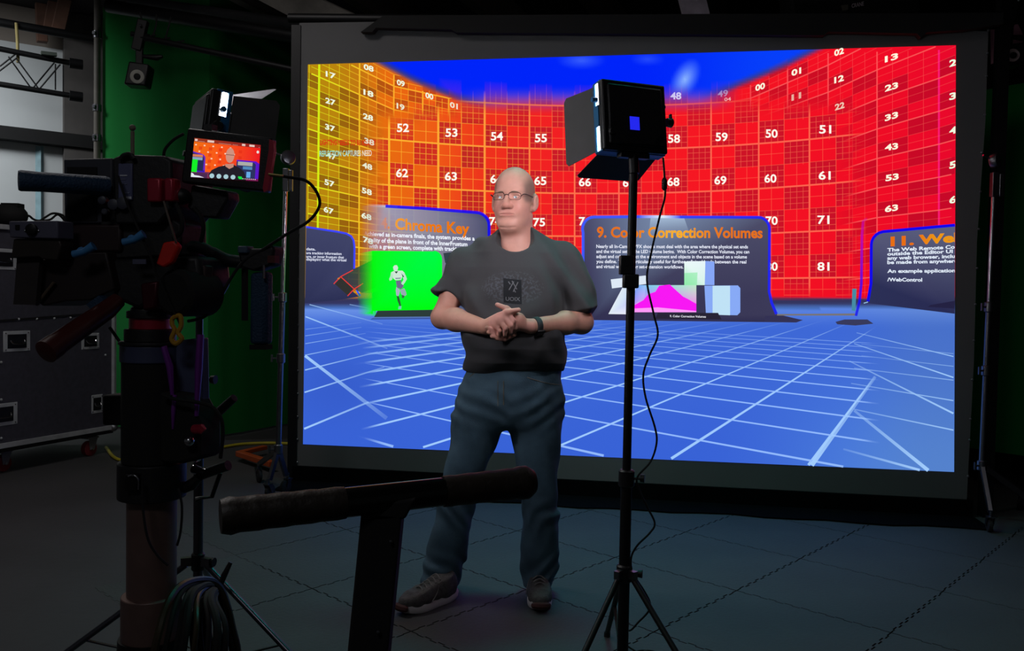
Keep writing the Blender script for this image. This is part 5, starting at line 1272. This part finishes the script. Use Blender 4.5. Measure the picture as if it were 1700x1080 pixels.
# camera body and its attachments
cm = thing('cinema_camera', 'black cinema camera rig with blue and red fittings on the pedestal', 'camera', K(240, 425, .05))
obj('body', kp([(186, 262), (200, 256), (270, 258), (284, 266), (285, 345), (262, 372), (190, 372)], .0, .16), M_body, cm, bevel=.006)
pn = obj('side_panel', krect(196, 271, 219, 332, -.006, .006), mat('lit_blue_grey_panel', (84, 88, 124), .5), cm, bevel=.002)  # bluish light falling on the panel is put into its colour
for (x0, y0, x1, y1, c) in ((199, 290, 211, 292, 0), (199, 297, 208, 298, 1), (199, 305, 210, 306, 1), (206, 319, 215, 321, 1), (209, 326, 218, 330, 0)):
    obj('panel_print', krect(x0, y0, x1, y1, -.0075, .001), mat('pale_print' if not c else 'grey_print', (205, 208, 220) if not c else (120, 124, 150), .6), pn)
obj('top_handle', MB().sweep(spline([K(200, 266, -.01), K(205, 258, -.012), K(216, 256, -.012), K(222, 264, -.012)], 5), .006, 8), M_body, cm)
obj('antenna', MB().cyl(K(220, 262, .03), K(220, 218, .03), .005, n=10).ball(K(220, 212, .03), .0085, 12), mat('pale_rubber_tip', (118, 112, 96), .7), cm)
for (x0, x1, y1) in ((243, 266, 335), (272, 287, 334)):
    obj('red_grip', krect(x0, 295, x1, y1, -.02, .03), M_redm, cm, bevel=.005)
obj('rear_battery', kp([(105, 264), (186, 262), (186, 370), (107, 372)], .03, .06), mat('dark_grey_battery', (46, 48, 58), .6), cm, bevel=.004)
obj('battery_panel', krect(111, 277, 160, 366, .027, .004), M_blackm, cm)
gr = obj('blue_top_grip', MB().lathe(K(182, 309, -.0), K(56, 301, -.1) - K(182, 309, -.0), [(0, .0225), (.01, .025), (.16, .0245), (.2, .026), (.205, .024)], n=26), M_bluegrip, cm, label='blue rubber tube grip')
obj('grip_hole', MB().lathe(K(54, 301, -.102), K(50, 300.7, -.104) - K(54, 301, -.102), [(0, .016), (.004, .016)], n=20), M_blackm, gr)
dv = obj('wireless_box', kp([(14, 367), (95, 366), (96, 396), (16, 394)], -.06, .05), M_grey, cm, bevel=.003, label='grey wireless box with a round connector')
obj('connector', MB().lathe(K(53, 381, -.062), (0, -1, 0), [(-.004, .0145), (.006, .0145), (.008, .011)], n=18), M_black, dv); obj('port', krect(25, 373, 31, 381, -.063, .003), M_black, dv)
for x in (42, 64): obj('screw', MB().ball(K(x, 383, -.061), .003, 8), M_chrome, dv)
obj('device_bracket', kp([(22, 396), (98, 396), (102, 408), (95, 432), (70, 430), (64, 426), (18, 428)], -.05, .04), mat('worn_dark_bronze', (52, 46, 42), .5, .4), cm, bevel=.003)
obj('hanging_flap', kp([(28, 428), (66, 426), (59, 506), (22, 505)], -.03, .012), mat('dark_brown_flap', (44, 38, 38), .7), cm)
obj('matte_box_lower', kp([(66, 432), (100, 420), (176, 418), (190, 480), (150, 498), (108, 500), (70, 508), (60, 500)], .0, .12), mat('deep_red_black', (26, 12, 13), .6), cm, bevel=.004)
obj('lens_hood_edge', MB().sweep([K(60, 506, -.01), K(90, 468, -.01)], .0045, 8), mat('worn_brown_edge', (86, 72, 58), .5), cm)
obj('upper_arm', krect(96, 372, 200, 418, .02, .08), mat('deep_red_black2', (34, 10, 14), .6), cm, bevel=.006)
obj('support_block', kp([(165, 345), (262, 345), (300, 372), (300, 424), (165, 432)], .03, .1), M_body, cm, bevel=.006)
for (x, y, r) in ((174, 333, .011), (192, 340, .014), (208, 338, .016), (178, 352, .008)):
    obj('adjust_knob', MB().lathe(K(x, y, -.0), (0, -1, 0), [(0, r), (.016, r), (.018, r * .7)], n=14), mat('grey_knob', (64, 66, 78), .5), cm)
def wingknob(x, y):
    obj('blue_wing_knob', MB().lathe(K(x, y + 2, -.05), (0, -1, .1), [(0, .011), (.014, .011)], n=12).sweep([K(x - 17, y + 6, -.062), K(x, y + 2, -.064), K(x + 17, y - 8, -.062)], [.010, .0085, .012], 10), mat('light_blue_plastic', (64, 128, 184), .5), cm, label='light blue wing knob')
wingknob(139, 416); wingknob(222, 396)
obj('label_plate', krect(220, 430, 242, 438, -.03, .003), mat('grey_violet_label', (78, 80, 104), .6), cm)
obj('lower_blue_plate', kp([(143, 505), (164, 490), (172, 498), (152, 515)], -.01, .02), M_bluegrip, cm); obj('cheese_plate', krect(312, 440, 341, 474, .03, .03), mat('brown_plate', (50, 32, 30), .6), cm, bevel=.004)
arm = obj('front_arm', MB().sweep(spline([K(288, 410, .05), K(330, 410, .08), K(352, 420, .1), K(378, 432, .12), K(415, 436, .14)], 6), [.016] * 12 + [.018] * 13, 14), M_body, cm)
obj('arm_clamp', kp([(394, 418), (408, 412), (436, 412), (452, 406), (455, 416), (450, 440), (420, 450), (400, 444)], .1, .05), M_body, cm, bevel=.006)
obj('clamp_block', krect(394, 408, 410, 420, .09, .03), mat('blue_grey_block', (62, 82, 104), .5), cm, bevel=.003)
obj('clamp_red', krect(444, 424, 456, 436, .09, .02), mat('dark_red_block', (80, 20, 16), .5), cm)
obj('focus_handle', kp([(414, 452), (442, 450), (441, 572), (413, 572)], .11, .035), M_bluegrip, cm, bevel=.01, label='blue hanging hand grip'); obj('handle_cap', krect(414, 572, 441, 580, .113, .03), M_blackm, cm)
obj('hanging_strap', krect(401, 442, 408, 532, .12, .01), M_blackm, cm); obj('chrome_pin', MB().cyl(K(438, 440, .1), K(438, 462, .1), .004, n=8), M_chrome, cm)
obj('audio_knob', MB().ball(K(302, 326, .02), .024, 18, (1, 1, .9)), M_body, cm)
obj('monitor_bracket', kp([(318, 306), (376, 316), (378, 330), (360, 362), (330, 360), (310, 344)], .03, .05), M_body, cm, bevel=.005)
# monitor
mcs = [(311, 212), (452, 229), (443, 318), (300, 302)]
mn = (K(443, 318, -.02) - K(300, 302, .0)).cross(K(311, 212, .0) - K(300, 302, .0)).normalized()
MD = [0.0, -.02, -.02, 0.0]
mon = thing('field_monitor', 'on-camera field monitor showing the man before a red wall', 'monitor', K(371, 310, -.01))
fp = [K(x, y, d) for (x, y), d in zip(mcs, MD)]; c4 = sum(fp, Vector()) / 4
if mn.dot(CAMPOS - c4) < 0: mn = -mn
obj('case', MB().prism(fp, -mn * .035), M_plastic, mon, bevel=.005)
def onm(x, y, L=0.0): return onplane(x, y, fp[0] + mn * (.0012 + .0004 * L), mn)
M_mon = display_mat('monitor_picture', 1.0)
cv = Canvas(); q4 = [(322.8, 228.7), (432.8, 240.6), (428.3, 300.8), (316.7, 294)]
def mp(u, v):
    a = (q4[0][0] + (q4[1][0] - q4[0][0]) * u, q4[0][1] + (q4[1][1] - q4[0][1]) * u); b = (q4[3][0] + (q4[2][0] - q4[3][0]) * u, q4[3][1] + (q4[2][1] - q4[3][1]) * u)
    return (a[0] + (b[0] - a[0]) * v, a[1] + (b[1] - a[1]) * v)
def MPoly(uv, col, a=1.0, L=1): cv.poly([mp(*q) for q in uv], col, a, L)
def rect(u0, v0, u1, v1): return [(u0, v0), (u1, v0), (u1, v1), (u0, v1)]
MPoly(rect(0, 0, .35, 1), [(240, 110, 20), (250, 90, 24), (250, 90, 24), (240, 90, 30)], L=0); MPoly(rect(.35, 0, 1, 1), [(250, 90, 24), (240, 24, 30), (235, 24, 40), (250, 80, 24)], L=0)
MPoly(rect(0, 0, 1, .09), (120, 34, 34), .85, 1)
for k in range(5):
    for r in range(4): MPoly(rect(.08 + .15 * k, .2 + .16 * r, .13 + .15 * k, .28 + .16 * r), (226, 40, 20), .6, 1); MPoly(rect(.02 + .13 * k + .06 * r, .15 + .16 * r, .045 + .13 * k + .06 * r, .185 + .16 * r), (255, 220, 190), .9, 1.4)
MPoly([(0, .34), (.16, .4), (.19, .46), (.2, .82), (0, .85)], (96, 40, 190), L=2); MPoly([(0, .38), (.15, .43), (.17, .5), (.17, .82), (0, .82)], (38, 44, 84), L=2.2); MPoly(rect(0, .41, .15, .47), (226, 130, 90), .9, 2.4); MPoly(rect(0, .48, .15, .55), (150, 180, 210), .8, 2.4); MPoly(rect(0, .54, .08, .86), (20, 240, 40), L=2.5)
MPoly([(.66, .46), (.95, .46), (1, .52), (1, .94), (.66, .94)], (90, 24, 200), L=2); MPoly([(.66, .5), (.92, .5), (.95, .55), (.95, .94), (.66, .94)], (44, 50, 96), L=2.2); MPoly(rect(.68, .5, .9, .6), (190, 190, 180), .8, 2.4); MPoly(rect(.76, .62, .9, .7), (90, 150, 200), .8, 2.4); MPoly(rect(.82, .76, .88, .92), (110, 180, 240), .9, 2.5)
MPoly(rect(0, .84, 1, 1), (34, 26, 90), .8, 1.8); MPoly(rect(.0, .8, .2, .86), (60, 30, 180), 1, 2)
MPoly([(.26, .9), (.3, .78), (.4, .68), (.5, .63), (.62, .6), (.7, .66), (.78, .76), (.82, .92), (.82, 1), (.28, 1)], (34, 30, 40), L=3)
MPoly([(.49, .6), (.62, .57), (.62, .66), (.56, .72), (.5, .66)], (196, 138, 120), L=3.2)
MPoly([(.49 + .065 * (1 + math.cos(t)) , .36 + .2 * math.sin(t)) for t in np.linspace(0, 2 * math.pi, 18, endpoint=False)], (206, 146, 128), L=3.4); MPoly(rect(.49, .34, .62, .355), (70, 30, 40), .8, 3.6)
for k in range(4): MPoly([(.31 + .105 * k + .036 * math.cos(t), .93 + .062 * math.sin(t)) for t in np.linspace(0, 2 * math.pi, 14, endpoint=False)], (170, 205, 214), L=4)
MPoly(rect(0, .87, .24, 1), (40, 40, 80), .7, 2.8); MPoly([(0, .88), (.03, .9), (.05, .94), (.12, .95), (.2, .99), (.0, .99)], (230, 235, 245), L=4)
for k in range(4): MPoly(rect(.7 + .012 * k, .9 + .03 * (k % 2), .73 + .012 * k, .94 + .03 * (k % 2)), (20, 230, 70), L=4)
for k in range(7): MPoly(rect(.77 + .03 * k, .945, .782 + .03 * k, .965), (240, 240, 240), L=4.2)
for (u0, u1) in ((.01, .05), (.06, .16), (.2, .3), (.37, .56), (.58, .66), (.72, .77), (.83, .91), (.97, .99)): MPoly(rect(u0, .02 + .05 * ((u0 * 10) % 1 > .5), u1, .075), (240, 215, 205), .85, 4)
MPoly([(.965 + .02 * math.cos(t), .2 + .04 * math.sin(t)) for t in np.linspace(0, 2 * math.pi, 10, endpoint=False)], (230, 225, 220), L=4)
cv.build('monitor_picture', onm, M_mon, mon, BASE[mon])
rq = [K(x, y, -.022) for x, y in ((447, 231), (453, 233), (455, 250), (444, 316), (438, 319), (436, 312), (446, 250))]
obj('red_side_bracket', MB().prism(rq, E_ * .01), M_redm, mon, label='red metal side bracket')
obj('sun_clip', krect(338, 206, 352, 216, .0, .02), M_plastic, mon); obj('antenna_plug', MB().cyl(K(446, 289, -.03), K(470, 292, -.03), .0035, n=8), mat('brass', (190, 170, 110), .3, .9), mon)
# cables of the camera rig
def cable(pts, r, label, name='camera_cable', m_=M_rubber, sub=8, group='cables of the camera rig'):
    P = [K(*p) for p in pts]; low = min(P, key=lambda q: q.z)
    tag(obj(name, MB().sweep(spline(P, sub), r, 8), m_, base=low), label, 'cable', group)
cable([(448, 290, -.02), (480, 294, .0), (508, 300, .02), (524, 316, .03), (531, 336, .04), (524, 354, .05), (508, 370, .06), (480, 386, .08), (440, 412, .1), (400, 438, .1), (360, 500, .08), (340, 525, .06), (312, 533, .02)], .0042, 'black cable looping from the monitor across the screen edge')
cable([(305, 222, .02), (288, 232, .02), (274, 248, .03), (272, 262, .04)], .004, 'short black cable between monitor and camera top')
cable([(196, 292, -.03), (205, 320, -.04), (214, 345, -.04), (232, 385, -.05), (250, 425, -.06), (262, 460, -.05), (300, 540, -.03)], .003, 'thin cable running down across the camera side panel')
cable([(272, 334, -.03), (281, 365, -.04), (290, 395, -.04), (294, 410, -.03)], .003, 'thin pale cable beside the red grips', m_=mat('grey_cable', (96, 88, 80), .5))
cable([(292, 338, .0), (300, 355, -.01), (304, 372, -.01), (300, 386, .0), (288, 396, .01)], .006, 'thick curved cable between monitor bracket and arm')
cable([(322, 345, .0), (334, 360, -.01), (338, 380, 0), (334, 400, .03)], .006, 'second thick cable curving under the monitor')
cable([(270, 655, -.02), (290, 662, -.03), (320, 666, -.03), (350, 674, -.02), (366, 692, -.02), (370, 720, -.01), (366, 760, 0.0)], .005, 'black cable looping right of the pedestal')
cable([(236, 796, -.03), (238, 850, -.04), (246, 895, -.05), (262, 922, -.05), (279, 938, -.05)], .0032, 'thin cable hanging across the brown tube')
cable([(296, 810, -.02), (302, 840, -.03), (300, 880, -.03), (294, 905, -.03)], .0032, 'thin cable hanging at the right of the brown tube')
# handles on the grey stand
lv = thing('stand_lever', 'black lever handles sticking out right of the pedestal', 'lever', K(336, 770, .1))
obj('lever_bar', MB().sweep([K(318, 716, .12), K(345, 700, .1), K(389, 660, .06)], [.012, .0135, .011], 12), M_black, lv)
obj('clamp_grip', MB().sweep([K(330, 790, .1), K(350, 782, .08), K(379, 772, .06)], [.013, .014, .014], 14), M_plastic, lv)
obj('chrome_joint', MB().sweep([K(322, 778, .1), K(342, 784, .08)], [.013, .011], 12).ball(K(326, 757, .1), .016, 14), M_chrome, lv)
obj('lower_knob', MB().sweep([K(300, 812, .09), K(318, 804, .08), K(330, 792, .08)], [.014, .016, .012], 12), M_plastic, lv)
obj('thumb_lever', MB().sweep([K(326, 829, .1), K(334, 826, .1), K(352, 824, .12), K(366, 784, .1)], [.008, .005, .006, .006], 8), M_black, lv)
# hanging bundle of cable on the grey stand: separate loops
SY = 2.44
bn = thing('cable_bundle', 'thick bundle of black cable loops hanging on the grey stand', 'cable', at(325, 1130, SY))
random.seed(3)
for k in range(8):
    l0, l1 = 262 + 15 * k + random.uniform(-4, 4), 392 - 9 * k + random.uniform(-4, 4)
    top_ = 962 + 3 * k; dz = .015 * (k % 3)
    pts = [at((l0 + l1) / 2 + 10, top_, SY - .06 + dz), at(l0 + (l1 - l0) * .25, top_ + 16, SY - .2 + dz), at(l0 + 6, 1040, SY - .3 + dz), at(l0, 1120, SY - .3 + dz), at((l0 + l1) / 2, 1185 - 6 * k, SY - .12 + dz), at(l1, 1110, SY + .03 + dz), at(l1 - 8, 1035, SY + .03 + dz), at(l1 - (l1 - l0) * .2, top_ + 14, SY + .02 + dz)]
    obj('cable_loop', MB().sweep(spline(pts, 6, closed=True), .0075 if k % 3 else .0105, 8, closed=True), M_rubber if k % 4 else mat('brownish_cable', (58, 48, 30), .4), bn)
hk = at(362, 968, 2.5)
obj('hook', MB().sweep([at(383, 933, 2.48), at(372, 955, 2.47), at(360, 985, 2.47)], [.006, .009, .007], 10).sweep([at(340, 985, 2.5), at(362, 990, 2.48)], [.014, .014], 12), M_plastic, bn)

# ------------------------------------------------------------------ push bar in the foreground
A_, B_ = at(366, 857, 1.19), at(884, 799, 1.4)
base = at(545, 1836, 1.3); base.z = 0
pbar = thing('push_bar', 'dark T-shaped push bar with two rubber grips in the foreground', 'push bar', base)
M_grip = mat('worn_dark_brown_grip', (34, 27, 19), .5, var=.3, scale=25, bump=.2, bscale=60)
D_ = B_ - A_
obj('cross_bar', MB().sweep([A_ + D_ * .2, A_ + D_ * .85], .0225, 24), mat('black_gloss_tube', (20, 22, 20), .25, .3), pbar)
def grip(t0, t1, r0, r1, end):
    n = 14; P = [A_ + D_ * (t0 + (t1 - t0) * i / n) for i in range(n + 1)]
    R_ = [r0 + (r1 - r0) * i / n + .0006 * math.sin(i * 2.1) for i in range(n + 1)]
    if end == 0: R_[0] *= .93; R_[1] *= 1.05
    else: R_[-1] *= .8; R_[-2] *= 1.04; R_[-3] *= 1.07
    obj('rubber_grip', MB().sweep(P, R_, 26), M_grip, pbar)
grip(0, .36, .026, .0245, 0); grip(.68, 1, .0245, .0262, 1)
jt = A_ + D_ * .53
pt = [at(600, 846, 1.29), at(610, 840, 1.29), at(662, 836, 1.31), at(678, 838, 1.31), at(672, 862, 1.31), at(655, 1000, 1.31), at(648, 1080, 1.31)]
pw0, pw1 = at(637, 845, 1.3), base + V(0, 0, .03)
obj('post', MB().beam(pw0, pw1, .062, .05, up=(0, 1, 0)), M_blackm, pbar, bevel=.004)
obj('joint_plate', MB().prism([at(596, 838, 1.275), at(690, 828, 1.275), at(672, 862, 1.275), at(606, 868, 1.275)], (0, .05, 0)), M_blackm, pbar, bevel=.004)
obj('base_plate', MB().wbox((base.x - .22, base.y - .16, .0), (base.x + .22, base.y + .16, .03)), M_blackm, pbar, bevel=.005)
for (x, y) in ((649, 898), (628, 1048), (622, 820)): obj('bolt', MB().ball(at(x, y, 1.27), .0035, 8), M_dchrome, pbar)

# ------------------------------------------------------------------ overhead: truss, pipes, loudspeakers
TY = 1.1
tr_ = thing('lighting_truss', 'black lighting truss in front of the white wall at upper left', 'truss', onw(60, 152, TY))
def T_(x, y, o=0.0): return onw(x, y, TY + o)
for o in (0.0, -.25):
    for (ya, yb2) in ((73, 106.5), (134, 160)):
        obj('chord', MB().cyl(T_(-60, ya - 4, o), T_(126, yb2, o), .026 if o == 0 else .02), M_black, tr_)
for (x, ya, yb2) in ((126, 98, 114), (127, 152, 168)):
    obj('end_coupler', MB().cyl(T_(115, (ya + yb2) / 2 - 1.5), T_(137, (ya + yb2) / 2 + 1.5), .048), M_black, tr_)
for (x0, y0, x1, y1, o) in ((14, 94, 52, 147, -.25), (28, 98, 64, 147, 0), (100, 107, 66, 147, 0), (90, 104, 55, 146, -.25), (105, 108, 105, 153, 0), (92, 106, 92, 149, -.25), (0, 110, 28, 88, 0), (-30, 140, 28, 96, 0)):
    obj('lattice_rod', MB().cyl(T_(x0, y0, o), T_(x1, y1, o), .007, n=8), M_black, tr_)
obj('mounting_plate', MB().beam(T_(68, 88, .05), T_(94, 91, .05), .06, .03), mat('grey_green_plate', (70, 78, 70), .7), tr_)
tp_ = MB().cyl(onw(-40, 30, 1.0), onw(164, 66, 1.0), .04)
tag(obj('ceiling_pipe', tp_, M_black, base=onw(60, 48, 1.0)), 'dark round pipe running above the lighting truss', 'pipe')
sp_ = MB().sweep(spline([onw(27, 38, 1.05), onw(29, 70, 1.05), onw(30, 104, 1.06)], 5), .014, 8)
tag(obj('lifting_strap', sp_, mat('pale_yellow_strap', (150, 136, 86), .8), base=onw(30, 104, 1.06)), 'pale yellow strap hanging from pipe to truss', 'strap')
def rod(x0, y0, x1, y1, Y0, Y1, r, label, name='rigging_pipe', m_=M_black):
    a, b = at(x0, y0, Y0), at(x1, y1, Y1); tag(obj(name, MB().cyl(a, b, r), m_, base=(a if a.z < b.z else b)), label, 'pipe', 'overhead rigging pipes')
rod(240, 63, 492, 116, 6.2, 6.0, .022, 'black pipe sloping from the hanging speaker towards the screen')
rod(180, 10, 500, 62, 6.6, 6.2, .05, 'thick dark pipe above the hanging speaker')
rod(215, 0, 520, 44, 6.9, 6.5, .04, 'grey pipe close under the ceiling, upper left', m_=mat('dark_grey_pipe', (46, 46, 48), .7))
random.seed(11)
for k in range(3):
    x0 = 232 + k * 24; pts = [at(x0 + 4 * math.sin(j + k), 20 + j * 14 + 4 * k, 6.25) for j in range(4)]; pts.append(at(x0 + 26, 58 + 5 * k, 6.22))
    tag(obj('hanging_wire', MB().sweep(spline(pts, 5), .006, 6), M_rubber, base=pts[-1]), ('thin black wire drooping nearest the hanging speaker', 'middle one of three thin wires right of the hanging speaker', 'rightmost thin wire drooping right of the hanging speaker')[k], 'wire', 'wires at the hanging speaker')
def speaker(fr4, depth, cx, cy, ro, ri, Y, label, dim):
    P = [at(x, y, Y + d) for (x, y, d) in fr4]; c = sum(P, Vector()) / 4; n = (P[1] - P[0]).cross(P[3] - P[0]).normalized()
    if n.dot(CAMPOS - c) < 0: n = -n
    t = thing('loudspeaker', label, 'speaker', min(P, key=lambda q: q.z), 'hanging loudspeakers')
    obj('cabinet', MB().prism(P, -n * depth), M_plastic, t, bevel=.012)
    rc = onplane(cx, cy, c, n); k = Y / FPX
    obj('cone_ring', MB().lathe(rc - n * .004, n, [(0, ro * k), (.008, ro * k), (.010, ro * k * .92), (.006, ri * k), (0, ri * k)], n=32), dim, t)
    obj('cone_centre', MB().lathe(rc, n, [(0, ri * k), (.009, ri * k * .95), (.014, ri * k * .5)], n=24), M_blackm, t)
    tc_ = P[0] + (P[1] - P[0]) * .4 - n * depth * .4
    br = obj('bracket', MB().beam(tc_, tc_ + V(0, 0, .12), .05, .03, up=n).beam(tc_ + V(-.02, 0, .1), tc_ + V(.03, 0, .32), .07, .06, up=n), M_black, t, bevel=.006)
    obj('clamp', MB().cyl(tc_ + V(-.06, 0, .22), tc_ + V(.07, 0, .2), .02, n=12), M_black, t)
    obj('clamp_lever', MB().sweep([tc_ + V(.01, 0, .06), tc_ + V(.13, 0, .05), tc_ + V(.17, 0, .06)], [.012, .022, .01], 10), M_black, t)
    obj('bolt', MB().ball(tc_ + V(.03, -.05, .27), .01, 8), M_chrome, t)
M_cone = mat('pale_grey_cone', (150, 150, 142), .7); M_cone2 = mat('dim_grey_cone', (200, 180, 180), .7)
speaker(((213.5, 101, 0), (247.5, 106.5, .02), (241, 142, .02), (205, 139.5, 0)), .16, 227.8, 127.2, 11.2, 5.4, 6.2, 'small black loudspeaker with pale cone ring hanging before the green cloth', M_cone)
speaker(((1666, 74, .02), (1703, 69, 0), (1703, 104, 0), (1668, 110, .02)), .16, 1681.5, 92, 10.5, 5.4, 5.3, 'dim loudspeaker hanging at the top right corner', M_cone2)
tag(obj('wall_board', MB().prism([at(1648, 46, 6.0), at(1690, 40, 6.0), at(1700, 60, 6.0), at(1690, 108, 6.0), at(1649, 105, 6.0)], (0, .03, 0)), mat('pinkish_board', (190, 130, 150), .9), base=at(1670, 106, 6.0)), 'dim pinkish board behind the top right loudspeaker', 'board')
# dark fixture above the screen with a worn name
fx = at(1430, 14, 5.6); t = thing('overhead_fixture', 'black overhead fixture with a faint name above the screen', 'fixture', at(1430, 40, 5.6))
obj('box', MB().prism([at(1310, -30, 5.7), at(1520, -40, 5.7), at(1530, 20, 5.7), at(1320, 38, 5.7)], (0, .25, 0)), M_blackm, t, bevel=.01)
vs, fs = text_geom('CRANE', .02); lo, hi = vs[:, 0].min(), vs[:, 0].max()
tv = [at(1414 + 20 * (u - lo) / (hi - lo), 13 - 4 * (u - lo) / (hi - lo) - v / .69 * 6.5, 5.69) for u, v in vs]
obj('lettering', MB().add(tv, fs), mat('faint_grey_letters', (215, 200, 208), .8), t)
obj('emblem', MB().prism([at(1396, 9, 5.69), at(1408, 7.5, 5.69), at(1408, 16, 5.69), at(1399, 18, 5.69)], (0, .002, 0)), mat('faint_olive', (100, 96, 84), .8), t)
